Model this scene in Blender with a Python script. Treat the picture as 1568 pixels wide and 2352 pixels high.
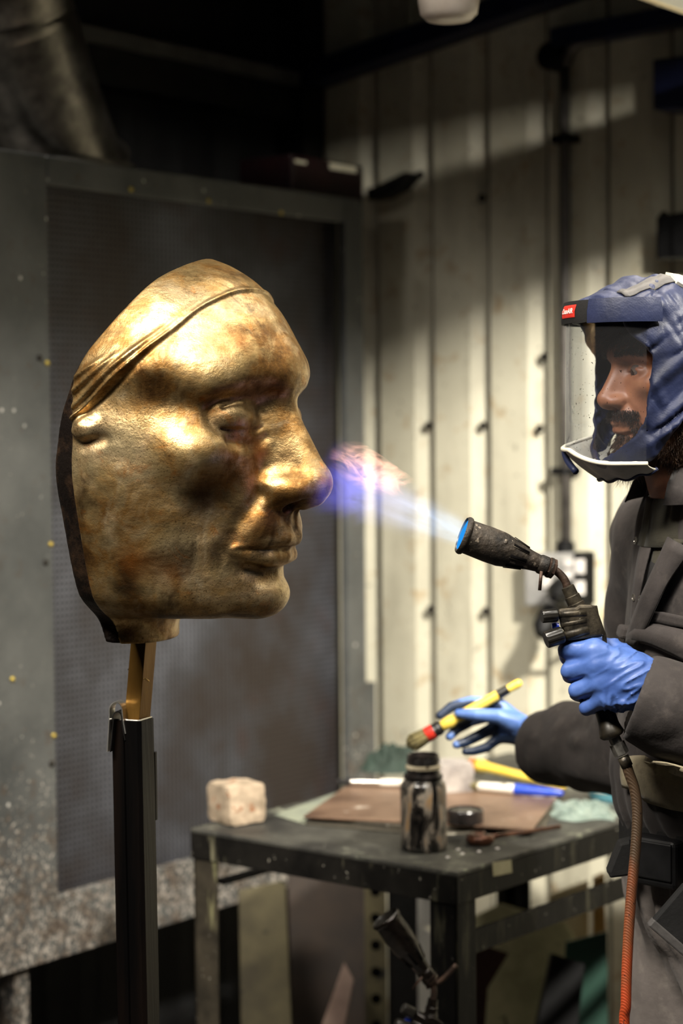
import bpy, math, random
import numpy as np
from mathutils import Vector, Matrix

random.seed(7)
RNG = np.random.default_rng(11)
SC = bpy.context.scene
COL = SC.collection
for _o in list(bpy.data.objects):
    bpy.data.objects.remove(_o)

# ------------------------------------------------------------------ camera
IMG_W, IMG_H = 1568.0, 2352.0
FPX = 4573.0                       # a 70 mm lens on a 24 x 36 mm frame held upright
CAM_Z = 1.55
PITCH = math.atan((1176.0 - 970.0) / FPX)
ROLL = math.radians(-0.5)
_f = np.array([0, math.cos(PITCH), -math.sin(PITCH)])
_u0 = np.array([0, math.sin(PITCH), math.cos(PITCH)])
_r0 = np.array([1.0, 0, 0])
CR = math.cos(ROLL) * _r0 + math.sin(ROLL) * _u0
CU = -math.sin(ROLL) * _r0 + math.cos(ROLL) * _u0
CF = _f
CPOS = np.array([0, 0, CAM_Z])
cam_data = bpy.data.cameras.new('camera')
cam = bpy.data.objects.new('camera', cam_data)
COL.objects.link(cam)
cam.matrix_world = Matrix(((CR[0], CU[0], -CF[0], CPOS[0]), (CR[1], CU[1], -CF[1], CPOS[1]), (CR[2], CU[2], -CF[2], CPOS[2]), (0, 0, 0, 1)))
cam_data.sensor_fit = 'VERTICAL'
cam_data.sensor_height = 36.0
cam_data.sensor_width = 24.0
cam_data.lens = 36.0 * FPX / IMG_H
cam_data.clip_start = 0.05
cam_data.dof.use_dof = True
cam_data.dof.focus_distance = 2.46
cam_data.dof.aperture_fstop = 3.2
SC.camera = cam

# ------------------------------------------------------------------ world, light, exposure
SC.view_settings.view_transform = 'Standard'
SC.view_settings.look = 'None'
SC.view_settings.gamma = 1.0
SC.view_settings.use_curve_mapping = False
SC.view_settings.exposure = 0.0
world = bpy.data.worlds.new('workshop_air')
SC.world = world
world.use_nodes = True
world.node_tree.nodes['Background'].inputs[0].default_value = (0.80, 0.86, 1.0, 1)
world.node_tree.nodes['Background'].inputs[1].default_value = 0.009

def area_light(name, loc, target, sx, sy, power, color, spread=180):
    l = bpy.data.lights.new(name, 'AREA')
    l.shape = 'RECTANGLE'
    l.size, l.size_y = sx, sy
    l.energy = power
    l.color = color
    l.spread = math.radians(spread)
    o = bpy.data.objects.new(name, l)
    COL.objects.link(o)
    o.location = loc
    d = (Vector(target) - Vector(loc)).normalized()
    o.rotation_euler = d.to_track_quat('-Z', 'Y').to_euler()
    return o

UDIR = np.array([0.599, 0.80, 0.0])         # direction in which the booth front recedes
NDIR = np.array([0.80, -0.599, 0.0])        # direction in which the pale wall comes nearer
# tube fitting whose edge shows top right; its reflector throws light down only
LAMP_C = np.array([0.545, 3.0, 2.258])
def lamp_light(name, c, length, power, color, width=0.16):
    l = bpy.data.lights.new(name, 'AREA')
    l.shape = 'RECTANGLE'
    l.size, l.size_y = length, width
    l.energy = power
    l.color = color
    l.spread = math.radians(125)
    o = bpy.data.objects.new(name, l)
    COL.objects.link(o)
    X = Vector(UDIR); Z = Vector((0, 0, 1)); Y = Z.cross(X)
    o.matrix_world = Matrix(((X[0], Y[0], 0, c[0]), (X[1], Y[1], 0, c[1]), (X[2], Y[2], 1, c[2]), (0, 0, 0, 1)))
    return o
lamp_light('tube_light', LAMP_C + np.array([0, 0, -0.004]), 1.45, 8, (1.0, 0.91, 0.77))
# shaded shop lamps out of view left and right of the camera, plus added lamps
area_light('shop_light_left', (-1.0, 1.35, 3.15), (-0.25, 2.5, 1.05), 1.2, 0.35, 31, (1.0, 0.93, 0.82), 70)
SHADE_C = np.array([1.02, 2.02, 2.56])        # unseen lamp right of frame; wide shade added to darken the upper wall
area_light('shop_light_right', SHADE_C - np.array([0, 0, 0.02]), (0.45, 4.4, 1.15), 0.16, 0.16, 38, (1.0, 0.94, 0.83), 90)
area_light('added_slab_light', (2.3, 3.3, 1.9), (0.45, 3.9, 0.40), 0.2, 0.2, 9, (1.0, 0.94, 0.82), 50)  # added unseen lamp that brightens the boards under the table
area_light('added_duct_light', (-1.05, 3.15, 3.2), (-0.70, 3.70, 2.1), 0.3, 0.2, 3.5, (1.0, 0.94, 0.85), 60)  # added unseen lamp that puts a highlight on the duct
area_light('shop_light_centre', (0.55, 1.2, 3.1), (0.5, 2.75, 0.9), 0.9, 0.3, 10, (1.0, 0.94, 0.85), 75)

# ------------------------------------------------------------------ pixel helpers (photo pixels -> rays)
def ray(px, py):
    v = CF + CR * ((px - IMG_W / 2) / FPX) + CU * ((IMG_H / 2 - py) / FPX)
    return v
def at(px, py, d):
    """point on the ray through a photo pixel at depth d along the lens axis"""
    return CPOS + ray(px, py) * d
def on_z(px, py, z):
    v = ray(px, py)
    return CPOS + v * ((z - CAM_Z) / v[2])
def on_plane(px, py, p0, n):
    v = ray(px, py)
    return CPOS + v * (np.dot(np.asarray(p0) - CPOS, n) / np.dot(v, n))

# ------------------------------------------------------------------ object helpers
OFF = {}
def _new_obj(name, data, parent=None):
    o = bpy.data.objects.new(name, data)
    COL.objects.link(o)
    if parent is not None:
        o.parent = parent
        OFF[o.name] = OFF.get(parent.name, np.zeros(3))
    return o
def tag(o, label=None, cat=None, group=None, kind=None):
    if label: o['label'] = label
    if cat: o['category'] = cat
    if group: o['group'] = group
    if kind: o['kind'] = kind
    return o
def thing(name, loc, label, cat, group=None):
    o = bpy.data.objects.new(name, None)
    COL.objects.link(o)
    o.empty_display_size = 0.05
    o.location = tuple(loc)
    OFF[o.name] = np.array(loc, float)
    return tag(o, label, cat, group)
def merge(*parts):
    V, F, n = [], [], 0
    for v, f in parts:
        v = np.asarray(v, float)
        V.append(v)
        F.extend([tuple(i + n for i in q) for q in f])
        n += len(v)
    return np.concatenate(V), F
def mobj(name, geo, mat, parent=None, smooth=False, bevel=0, seg=2, sharp=None):
    V, F = geo
    V = np.asarray(V, float)
    if parent is not None:
        V = V - OFF.get(parent.name, np.zeros(3))
    me = bpy.data.meshes.new(name)
    if isinstance(F, np.ndarray):
        me.vertices.add(len(V)); me.vertices.foreach_set('co', V.astype(np.float32).ravel())
        k = F.shape[1]
        me.loops.add(F.size); me.loops.foreach_set('vertex_index', F.astype(np.int32).ravel())
        me.polygons.add(len(F)); me.polygons.foreach_set('loop_start', np.arange(0, F.size, k, dtype=np.int32))
        me.update(calc_edges=True)
    else:
        me.from_pydata([tuple(v) for v in V], [], [list(f) for f in F])
        me.update()
    if mat: me.materials.append(mat)
    if smooth:
        me.polygons.foreach_set('use_smooth', np.ones(len(me.polygons), dtype=bool))
        if sharp is not None:
            me.set_sharp_from_angle(angle=math.radians(sharp))
    o = _new_obj(name, me, parent)
    if bevel:
        b = o.modifiers.new('bevel', 'BEVEL')
        b.width = bevel; b.segments = seg; b.limit_method = 'ANGLE'; b.angle_limit = math.radians(40)
        b.harden_normals = False
    return o

def unit(v):
    v = np.asarray(v, float)
    return v / (np.linalg.norm(v) + 1e-12)
def frame(d, up=(0, 0, 1)):
    d = unit(d)
    up = np.asarray(up, float)
    if abs(np.dot(d, up)) > 0.98: up = np.array([1.0, 0.2, 0])
    a = unit(np.cross(up, d)); b = np.cross(d, a)
    return a, b, d
def box(c, X, Y, Z):
    """box about c with half-extent vectors X, Y, Z"""
    c, X, Y, Z = [np.asarray(k, float) for k in (c, X, Y, Z)]
    V = [c + sx * X + sy * Y + sz * Z for sz in (-1, 1) for sy in (-1, 1) for sx in (-1, 1)]
    F = [(0, 2, 3, 1), (4, 5, 7, 6), (0, 1, 5, 4), (2, 6, 7, 3), (0, 4, 6, 2), (1, 3, 7, 5)]
    if np.dot(np.cross(X, Y), Z) < 0: F = [tuple(reversed(f)) for f in F]
    return np.array(V), F
def abox(lo, hi):
    lo = np.asarray(lo, float); hi = np.asarray(hi, float)
    h = (hi - lo) / 2
    return box((lo + hi) / 2, (h[0], 0, 0), (0, h[1], 0), (0, 0, h[2]))
def prism(poly, n, t):
    """planar polygon (3-D points) extruded by n*t"""
    P = np.asarray(poly, float); m = len(P)
    V = np.concatenate([P, P + np.asarray(n, float) * t])
    F = [tuple(range(m - 1, -1, -1)), tuple(range(m, 2 * m))]
    F += [(i, (i + 1) % m, m + (i + 1) % m, m + i) for i in range(m)]
    nn = np.zeros(3)
    for i in range(1, m - 1): nn += np.cross(P[i] - P[0], P[i + 1] - P[0])
    if np.dot(nn, n) * t < 0: F = [tuple(reversed(f)) for f in F]
    return V, F
def smooth_path(pts, n):
    P = np.asarray(pts, float)
    if len(P) < 3:
        t = np.linspace(0, 1, n)[:, None]
        return P[0] * (1 - t) + P[-1] * t
    Q = np.concatenate([[2 * P[0] - P[1]], P, [2 * P[-1] - P[-2]]])
    out = []
    for u in np.linspace(0, len(P) - 1 - 1e-9, n):
        i = int(u); t = u - i
        a, b, c, d = Q[i], Q[i + 1], Q[i + 2], Q[i + 3]
        out.append(0.5 * (2 * b + (c - a) * t + (2 * a - 5 * b + 4 * c - d) * t * t + (3 * b - a - 3 * c + d) * t ** 3))
    return np.array(out)
def tube(path, r, n=12, caps=True, up=(0, 0, 1), squash=1.0):
    P = np.asarray(path, float); m = len(P)
    r = np.broadcast_to(np.asarray(r, float), (m,))
    T = np.gradient(P, axis=0)
    a, b, _ = frame(T[0], up)
    V = []
    for i in range(m):
        t = unit(T[i])
        a = unit(a - np.dot(a, t) * t); b = np.cross(t, a)
        for k in range(n):
            th = 2 * math.pi * k / n
            V.append(P[i] + r[i] * (math.cos(th) * a + math.sin(th) * squash * b))
    F = []
    for i in range(m - 1):
        for k in range(n):
            k2 = (k + 1) % n
            F.append((i * n + k, i * n + k2, (i + 1) * n + k2, (i + 1) * n + k))
    if caps:
        F.append(tuple(range(n - 1, -1, -1)))
        F.append(tuple((m - 1) * n + k for k in range(n)))
    return np.array(V), F
def lathe(prof, o, d, n=24, up=(0, 0, 1), caps=True, squash=1.0):
    """profile [(distance along d, radius)...] turned about the axis from o along d"""
    a, b, d = frame(d, up)
    o = np.asarray(o, float)
    V = []
    for h, r in prof:
        for k in range(n):
            th = 2 * math.pi * k / n
            V.append(o + d * h + r * (math.cos(th) * a + squash * math.sin(th) * b))
    F = []
    m = len(prof)
    for i in range(m - 1):
        for k in range(n):
            k2 = (k + 1) % n
            F.append((i * n + k, i * n + k2, (i + 1) * n + k2, (i + 1) * n + k))
    if caps:
        F.append(tuple(range(n - 1, -1, -1)))
        F.append(tuple((m - 1) * n + k for k in range(n)))
    return np.array(V), F
def sheet(rows, thick=0.0):
    """grid of points rows[i][j] -> quads; with thickness both faces and edges"""
    R = np.asarray(rows, float)
    a, b = R.shape[:2]
    F = [(i * b + j, i * b + j + 1, (i + 1) * b + j + 1, (i + 1) * b + j) for i in range(a - 1) for j in range(b - 1)]
    V = R.reshape(-1, 3)
    if thick:
        du = np.gradient(R, axis=0); dv = np.gradient(R, axis=1)
        N = np.cross(du, dv); N /= (np.linalg.norm(N, axis=2, keepdims=True) + 1e-12)
        W = (R + N * thick).reshape(-1, 3)
        n = len(V)
        F2 = [tuple(n + i for i in reversed(f)) for f in F]
        ring = [j for j in range(b)] + [i * b + b - 1 for i in range(1, a)] + [(a - 1) * b + j for j in range(b - 2, -1, -1)] + [i * b for i in range(a - 2, 0, -1)]
        F3 = [(ring[k], ring[(k + 1) % len(ring)], n + ring[(k + 1) % len(ring)], n + ring[k]) for k in range(len(ring))]
        F3 = [tuple(reversed(f)) for f in F3]
        return np.concatenate([V, W]), F + F2 + F3
    return V, F

# ------------------------------------------------------------------ materials
def rgb(*c):
    return (c[0], c[1], c[2], 1.0)
def hexc(h):
    v = [int(h[i:i + 2], 16) / 255 for i in (0, 2, 4)]
    return tuple(x / 12.92 if x <= 0.04045 else ((x + 0.055) / 1.055) ** 2.4 for x in v) + (1.0,)
class NT:
    def __init__(s, name):
        s.m = bpy.data.materials.new(name); s.m.use_nodes = True
        s.t = s.m.node_tree; s.t.nodes.clear()
        s.out = s.t.nodes.new('ShaderNodeOutputMaterial')
    def n(s, typ, **kw):
        nd = s.t.nodes.new(typ)
        ins = kw.pop('ins', {})
        for k, v in kw.items(): setattr(nd, k, v)
        for k, v in ins.items():
            if hasattr(v, 'bl_idname') or isinstance(v, bpy.types.NodeSocket): s.t.links.new(v, nd.inputs[k])
            else: nd.inputs[k].default_value = v
        return nd
    def coord(s, kind='Object', scale=None, rot=None):
        c = s.n('ShaderNodeTexCoord').outputs[kind]
        if scale is None and rot is None: return c
        mp = s.n('ShaderNodeMapping', ins={'Vector': c})
        if scale is not None: mp.inputs['Scale'].default_value = scale
        if rot is not None: mp.inputs['Rotation'].default_value = rot
        return mp.outputs[0]
    def noise(s, vec, scale, detail=6, rough=0.6, dist=0.0):
        return s.n('ShaderNodeTexNoise', ins={'Vector': vec, 'Scale': scale, 'Detail': detail, 'Roughness': rough, 'Distortion': dist}).outputs['Fac']
    def ramp(s, fac, stops, interp='LINEAR'):
        r = s.n('ShaderNodeValToRGB', ins={'Fac': fac})
        r.color_ramp.interpolation = interp
        e = r.color_ramp.elements
        while len(e) < len(stops): e.new(0.5)
        for k, (p, c) in enumerate(stops):
            e[k].position = p
            e[k].color = c if hasattr(c, '__len__') else (c, c, c, 1)
        return r.outputs['Color']
    def mix(s, fac, a, b, mode='MIX'):
        nd = s.n('ShaderNodeMix', data_type='RGBA', blend_type=mode)
        for i, v in ((0, fac), (6, a), (7, b)):
            if isinstance(v, bpy.types.NodeSocket): s.t.links.new(v, nd.inputs[i])
            else: nd.inputs[i].default_value = v
        return nd.outputs[2]
    def math(s, op, a, b=0.0, c=0.0):
        nd = s.n('ShaderNodeMath', operation=op)
        for i, v in enumerate((a, b, c)):
            if isinstance(v, bpy.types.NodeSocket): s.t.links.new(v, nd.inputs[i])
            else: nd.inputs[i].default_value = v
        return nd.outputs[0]
    def bump(s, h, strength=0.3, dist=0.01):
        return s.n('ShaderNodeBump', ins={'Height': h, 'Strength': strength, 'Distance': dist}).outputs[0]
    def bsdf(s, **ins):
        b = s.n('ShaderNodeBsdfPrincipled', ins=ins)
        s.t.links.new(b.outputs[0], s.out.inputs['Surface'])
        return b
def pmat(name, c1, c2=None, rough=0.5, metal=0.0, scale=8.0, lo=0.35, hi=0.65, bump=0.0, bscale=60.0, c3=None, s3=90.0, t3=0.68, stretch=None, spec=0.5, detail=6, dist=0.0, bdist=0.004, rough2=None, coat=0.0):
    """two-tone noise material, optional flecks of a third colour and a bump"""
    k = NT(name)
    vec = k.coord('Object', scale=stretch)
    col = c1
    fac = None
    if c2 is not None:
        fac = k.noise(vec, scale, detail, 0.62, dist)
        col = k.ramp(fac, [(lo, c1), (hi, c2)])
    if c3 is not None:
        f3 = k.noise(k.coord('Object'), s3, 4, 0.55)
        col = k.mix(k.ramp(f3, [(t3, 0.0), (t3 + 0.05, 1.0)]), col, c3)
    ins = {'Base Color': col, 'Roughness': rough, 'Metallic': metal, 'Specular IOR Level': spec}
    if coat: ins['Coat Weight'] = coat
    if rough2 is not None and fac is not None:
        ins['Roughness'] = k.ramp(fac, [(lo, rough), (hi, rough2)])
    if bump:
        ins['Normal'] = k.bump(k.noise(k.coord('Object', scale=stretch), bscale, 5, 0.6), bump, bdist)
    k.bsdf(**ins)
    return k.m

# ------------------------------------------------------------------ implicit surfaces
def length(P): return np.sqrt((P * P).sum(-1))
def sd_ell(P, c, r):
    r = np.asarray(r, np.float32)
    q = (P - np.asarray(c, np.float32))
    k0 = length(q / r); k1 = length(q / (r * r))
    return k0 * (k0 - 1.0) / np.maximum(k1, 1e-6)
def sd_sph(P, c, r): return length(P - np.asarray(c, np.float32)) - r
def sd_cap(P, a, b, ra, rb=None):
    a = np.asarray(a, np.float32); b = np.asarray(b, np.float32)
    rb = ra if rb is None else rb
    ba = b - a
    pa = P - a
    h = np.clip((pa @ ba) / float(ba @ ba), 0, 1)
    return length(pa - h[:, None] * ba) - (ra + (rb - ra) * h)
def sd_chain(P, pts, rs, k=0.0):
    d = None
    for i in range(len(pts) - 1):
        e = sd_cap(P, pts[i], pts[i + 1], rs[i], rs[i + 1])
        d = e if d is None else (smin(d, e, k) if k else np.minimum(d, e))
    return d
def smin(a, b, k):
    h = np.maximum(k - np.abs(a - b), 0) / k
    return np.minimum(a, b) - h * h * k * 0.25
def smax(a, b, k): return -smin(-a, -b, k)
def ssub(a, b, k): return smax(a, -b, k)
def sstep(a, b, x):
    t = np.clip((x - a) / (b - a), 0, 1)
    return t * t * (3 - 2 * t)
def pchip(xs, ys):
    xs = np.asarray(xs, float); ys = np.asarray(ys, float)
    o = np.argsort(xs); xs, ys = xs[o], ys[o]
    h = np.diff(xs); s = np.diff(ys) / h
    m = np.zeros_like(ys)
    m[0], m[-1] = s[0], s[-1]
    for i in range(1, len(xs) - 1):
        if s[i - 1] * s[i] > 0:
            w1 = 2 * h[i] + h[i - 1]; w2 = h[i] + 2 * h[i - 1]
            m[i] = (w1 + w2) / (w1 / s[i - 1] + w2 / s[i])
    def f(x):
        x = np.clip(x, xs[0], xs[-1])
        i = np.clip(np.searchsorted(xs, x) - 1, 0, len(xs) - 2)
        t = (x - xs[i]) / h[i]
        return ((1 + 2 * t) * (1 - t) ** 2 * ys[i] + t * (1 - t) ** 2 * h[i] * m[i] + t * t * (3 - 2 * t) * ys[i + 1] + t * t * (t - 1) * h[i] * m[i + 1]).astype(np.float32)
    return f
_LAT = RNG.random((32, 32, 32)).astype(np.float32)
def vnoise(P, s=1.0):
    """smooth value noise in 0..1"""
    Q = np.asarray(P, np.float32) * s
    i = np.floor(Q).astype(np.int32); t = Q - i
    t = t * t * (3 - 2 * t)
    i &= 31; j = (i + 1) & 31
    x0, y0, z0 = i[:, 0], i[:, 1], i[:, 2]; x1, y1, z1 = j[:, 0], j[:, 1], j[:, 2]
    tx, ty, tz = t[:, 0], t[:, 1], t[:, 2]
    a = _LAT[x0, y0, z0] * (1 - tx) + _LAT[x1, y0, z0] * tx
    b = _LAT[x0, y1, z0] * (1 - tx) + _LAT[x1, y1, z0] * tx
    c = _LAT[x0, y0, z1] * (1 - tx) + _LAT[x1, y0, z1] * tx
    d = _LAT[x0, y1, z1] * (1 - tx) + _LAT[x1, y1, z1] * tx
    return (a * (1 - ty) + b * ty) * (1 - tz) + (c * (1 - ty) + d * ty) * tz

def surface_nets(f, lo, hi, h, K=4, fudge=1.9):
    lo = np.asarray(lo, np.float32); hi = np.asarray(hi, np.float32)
    nb = np.ceil((hi - lo) / (h * K)).astype(int)
    N = nb * K
    cc = [(np.arange(nb[i]) * K + (K - 1) / 2) * h + lo[i] for i in range(3)]
    G = np.stack(np.meshgrid(*cc, indexing='ij'), -1).reshape(-1, 3).astype(np.float32)
    dc = f(G)
    act = np.abs(dc) < h * K * 0.87 * fudge
    S = np.repeat(np.repeat(np.repeat(np.where(dc < 0, -1e3, 1e3).astype(np.float32).reshape(nb), K, 0), K, 1), K, 2)
    b = np.stack(np.unravel_index(np.nonzero(act)[0], nb), -1)
    k = np.stack(np.meshgrid(*[np.arange(K)] * 3, indexing='ij'), -1).reshape(-1, 3)
    for s0 in range(0, len(b), 12000):
        I = (b[s0:s0 + 12000, None, :] * K + k[None]).reshape(-1, 3)
        S[I[:, 0], I[:, 1], I[:, 2]] = f((I * h + lo).astype(np.float32))
    ins = S < 0
    cnt = np.zeros(tuple(N - 1), np.int8)
    for dx in (0, 1):
        for dy in (0, 1):
            for dz in (0, 1):
                cnt += ins[dx:N[0] - 1 + dx, dy:N[1] - 1 + dy, dz:N[2] - 1 + dz]
    C = np.stack(np.nonzero((cnt > 0) & (cnt < 8)), -1)
    acc = np.zeros((len(C), 3), np.float32); num = np.zeros(len(C), np.float32)
    corners = [(x, y, z) for x in (0, 1) for y in (0, 1) for z in (0, 1)]
    vals = {c: S[C[:, 0] + c[0], C[:, 1] + c[1], C[:, 2] + c[2]] for c in corners}
    for a in corners:
        for ax in range(3):
            if a[ax]: continue
            bb = list(a); bb[ax] = 1; bb = tuple(bb)
            va, vb = vals[a], vals[bb]
            x = (va < 0) != (vb < 0)
            t = np.clip(va / np.where(x, va - vb, 1), 0, 1)
            p = np.tile(np.array(a, np.float32), (len(C), 1)); p[:, ax] += t
            acc += p * x[:, None]; num += x
    V = (C + acc / np.maximum(num, 1)[:, None]) * h + lo
    idx = -np.ones(tuple(N - 1), np.int32)
    idx[C[:, 0], C[:, 1], C[:, 2]] = np.arange(len(C))
    Q = []
    for ax in range(3):
        o1, o2 = (ax + 1) % 3, (ax + 2) % 3
        sl0 = [slice(1, N[i] - 1) for i in range(3)]; sl1 = [slice(1, N[i] - 1) for i in range(3)]
        sl0[ax] = slice(0, N[ax] - 1); sl1[ax] = slice(1, N[ax])
        A = ins[tuple(sl0)]; B = ins[tuple(sl1)]
        e = np.stack(np.nonzero(A != B), -1)
        flip = A[e[:, 0], e[:, 1], e[:, 2]]
        base = e + np.array([0 if i == ax else 1 for i in range(3)])
        def cell(d1, d2):
            c = base.copy(); c[:, o1] += d1; c[:, o2] += d2
            return idx[c[:, 0], c[:, 1], c[:, 2]]
        q = np.stack([cell(-1, -1), cell(0, -1), cell(0, 0), cell(-1, 0)], -1)
        q[~flip] = q[~flip][:, ::-1]
        Q.append(q[(q >= 0).all(1)])
    return V, np.concatenate(Q)
def relax(V, Q, it=1, lam=0.5):
    a = Q.ravel(); b = np.roll(Q, -1, axis=1).ravel()
    src = np.concatenate([a, b]); dst = np.concatenate([b, a])
    n = np.maximum(np.bincount(src, minlength=len(V)), 1)[:, None]
    for _ in range(it):
        acc = np.stack([np.bincount(src, weights=V[dst, c], minlength=len(V)) for c in range(3)], -1)
        V = V + lam * (acc / n - V)
    return V
def cast(f, o, d, t0=0.0, t1=60.0, n=240):
    """outermost crossing of the implicit surface f along o + d*t"""
    t = np.linspace(t0, t1, n)
    v = f((np.asarray(o) + t[:, None] * np.asarray(d)).astype(np.float32))
    s = np.nonzero((v[:-1] < 0) & (v[1:] >= 0))[0]
    if len(s) == 0: return t0
    i = s[-1]
    return t[i] + (t[i + 1] - t[i]) * v[i] / (v[i] - v[i + 1])
# ================================================================== the room
M_FLOOR = pmat('oily_concrete', hexc('2c2a28'), hexc('4b4741'), 0.55, 0, 3.5, 0.35, 0.7, 0.3, 40, hexc('15130f'), 14, 0.62)
M_CEIL = pmat('dark_roof_sheet', hexc('141416'), hexc('1d1d20'), 0.7)
def wall_mat(name, c1, c2, rust, grime):
    k = NT(name)
    v = k.coord('Object')
    vs = k.coord('Object', scale=(1, 1, 0.22))
    n = k.noise(v, 2.3, 6, 0.6)
    c = k.ramp(n, [(0.35, c1), (0.65, c2)])
    st = k.noise(vs, 13, 6, 0.65)
    c = k.mix(k.math('MULTIPLY', k.ramp(st, [(0.52, 0.0), (0.74, 1.0)]), 0.45), c, grime)
    sp = k.noise(v, 21, 5, 0.6, 0.3)
    c = k.mix(k.math('MULTIPLY', k.ramp(sp, [(0.58, 0.0), (0.70, 1.0)]), 0.55), c, rust)
    sp2 = k.noise(v, 55, 3, 0.5)
    c = k.mix(k.math('MULTIPLY', k.ramp(sp2, [(0.66, 0.0), (0.72, 1.0)]), 0.6), c, grime)
    k.bsdf(**{'Base Color': c, 'Roughness': 0.5, 'Specular IOR Level': 0.35})
    return k.m
M_WALL_R = wall_mat('cream_painted_sheet', hexc('c2bda8'), hexc('d8d3bd'), hexc('a5834f'), hexc('6f6757'))
M_WALL_L = wall_mat('dark_grey_sheet', hexc('2c2c2e'), hexc('3a3a3b'), hexc('292622'), hexc('222222'))
M_GROOVE = pmat('shaded_sheet_groove', hexc('4a453a'), hexc('75705f'), 0.7, 0, 9, 0.35, 0.7)  # dark tone paints the shade inside the wall grooves
M_BLACKSTEEL = pmat('black_steel', hexc('131313'), hexc('242321'), 0.5, 0.4, 20)
M_SCREW = pmat('dark_screw', hexc('17140f'), hexc('2b261f'), 0.5, 0.5, 40)
M_YSCREW = pmat('yellow_passivated_screw', hexc('a9923a'), hexc('c6b155'), 0.35, 0.6, 60)

P0 = at(100, 970, 3.65)                          # on the booth's front
RW0 = at(870, 970, 4.70)                         # on the pale wall
LW_OFF = -0.36
corner_t = np.dot(P0 + NDIR * LW_OFF - RW0, NDIR)
CORNER = RW0 + NDIR * corner_t
CORNER[2] = 0
ROOM_H = 3.3

def struct(name, geo, mat, **kw):
    return tag(mobj(name, geo, mat, **kw), kind='structure')
struct('floor', abox((-3.2, -2.5, -0.06), (4.2, 7.5, 0.0)), M_FLOOR)
struct('ceiling', abox((-3.2, -2.5, ROOM_H), (4.2, 7.5, ROOM_H + 0.06)), M_CEIL)

def corrugated(name, p, d, nrm, marks, t0, t1, mat, h=ROOM_H, depth=0.028):
    """profiled sheet: flat pans with narrow folded grooves at the given marks"""
    prof = [(t0, 0.0, 0)]
    for m in marks:
        if m - 0.05 <= t0 or m + 0.02 >= t1: continue
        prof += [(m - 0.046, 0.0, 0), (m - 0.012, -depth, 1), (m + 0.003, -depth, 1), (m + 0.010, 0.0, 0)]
    prof.append((t1, 0.0, 0))
    V, F, mi = [], [], []
    for z in (0.0, h):
        for t, e, _ in prof:
            V.append(p + d * t + nrm * e + np.array([0, 0, z - p[2]]))
    m = len(prof)
    for i in range(m - 1):
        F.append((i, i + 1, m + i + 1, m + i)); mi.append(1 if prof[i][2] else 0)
    nn = np.cross(V[1] - V[0], V[m] - V[0])
    if np.dot(nn, nrm) < 0: F = [tuple(reversed(f)) for f in F]
    o = struct(name, (V, F), mat)
    o.data.materials.append(M_GROOVE if mat is M_WALL_R else M_BLACKSTEEL)  # darker second material paints the grooves' shade on both walls
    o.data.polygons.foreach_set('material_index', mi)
    return o
_ts = [np.dot(on_plane(px, 700, RW0, UDIR) - RW0, NDIR) for px in (866, 988, 1115, 1248, 1392, 1544)]
_per, _t0 = np.polyfit(range(6), _ts, 1)
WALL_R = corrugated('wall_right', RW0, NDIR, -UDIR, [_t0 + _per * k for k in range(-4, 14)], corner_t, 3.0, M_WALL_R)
LW0 = P0 + NDIR * LW_OFF
_ls = np.dot(CORNER - LW0, UDIR)
WALL_L = corrugated('wall_left', LW0, UDIR, NDIR, [_ls - 0.10 - 0.158 * k for k in range(0, 28)], -4.2, _ls, M_WALL_L)

# screws of the pale wall
def screw(parent, p, n, r, mat):
    return mobj('screw', lathe([(0, r), (0.25 * r, r), (0.7 * r, 0.7 * r), (0.9 * r, 0.2 * r)], p, n, 10), mat, parent, smooth=True)
for px, py in ((985, 978), (1110, 978), (1240, 985), (1392, 968), (1108, 455), (966, 402), (1525, 496), (1250, 820), (990, 1400), (1116, 1404)):
    screw(WALL_R, on_plane(px, py, RW0, UDIR) - UDIR * 0.001, -UDIR, 0.0105, M_SCREW)

# steelwork along the walls
def bar_on(p, q, n, w, t, name, mat):
    d = unit(np.asarray(q) - p); L = np.linalg.norm(np.asarray(q) - p) / 2
    up = unit(np.cross(n, d))
    return struct(name, box((np.asarray(p) + q) / 2 + n * t / 2, d * L, up * w / 2, np.asarray(n) * t / 2), mat)
LWr = LW0 + NDIR * 0.004
M_RAIL = pmat('grey_purlin', hexc('4e4d4c'), hexc('656361'), 0.5, 0.2, 12)
_a = on_plane(170, 86, LWr, NDIR); _b = on_plane(640, 196, LWr, NDIR)
_z = (_a[2] + _b[2]) / 2
bar_on(np.array([_a[0], _a[1], _z]) - UDIR * 2.0, np.array([_b[0], _b[1], _z]), NDIR, 0.032, 0.075, 'trim_1', M_RAIL)
bar_on(np.array([_a[0], _a[1], _z - 0.055]) - UDIR * 2.0, np.array([_b[0], _b[1], _z - 0.055]), NDIR, 0.08, 0.06, 'trim_2', M_BLACKSTEEL)
M_NAVY = pmat('navy_painted_steel', hexc('10142c'), hexc('1a2140'), 0.45, 0.1, 10)
RWr = RW0 - UDIR * 0.004
_a = on_plane(700, 196, RWr, UDIR); _b = on_plane(1180, 30, RWr, UDIR)
bar_on(_a, _a + (_b - _a) * 2.1, -UDIR, 0.048, 0.08, 'trim_3', M_NAVY)
_a = on_plane(1290, 95, RWr, UDIR); _b = on_plane(1545, 48, RWr, UDIR)
bar_on(_a, _a + (_b - _a) * 1.6, -UDIR, 0.04, 0.05, 'trim_4', M_NAVY)
_c = CORNER + NDIR * 0.045 - UDIR * 0.045
struct('trim_5', box(_c + np.array([0, 0, ROOM_H / 2]), NDIR * 0.04, UDIR * 0.04, (0, 0, ROOM_H / 2)), M_BLACKSTEEL)

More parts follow.
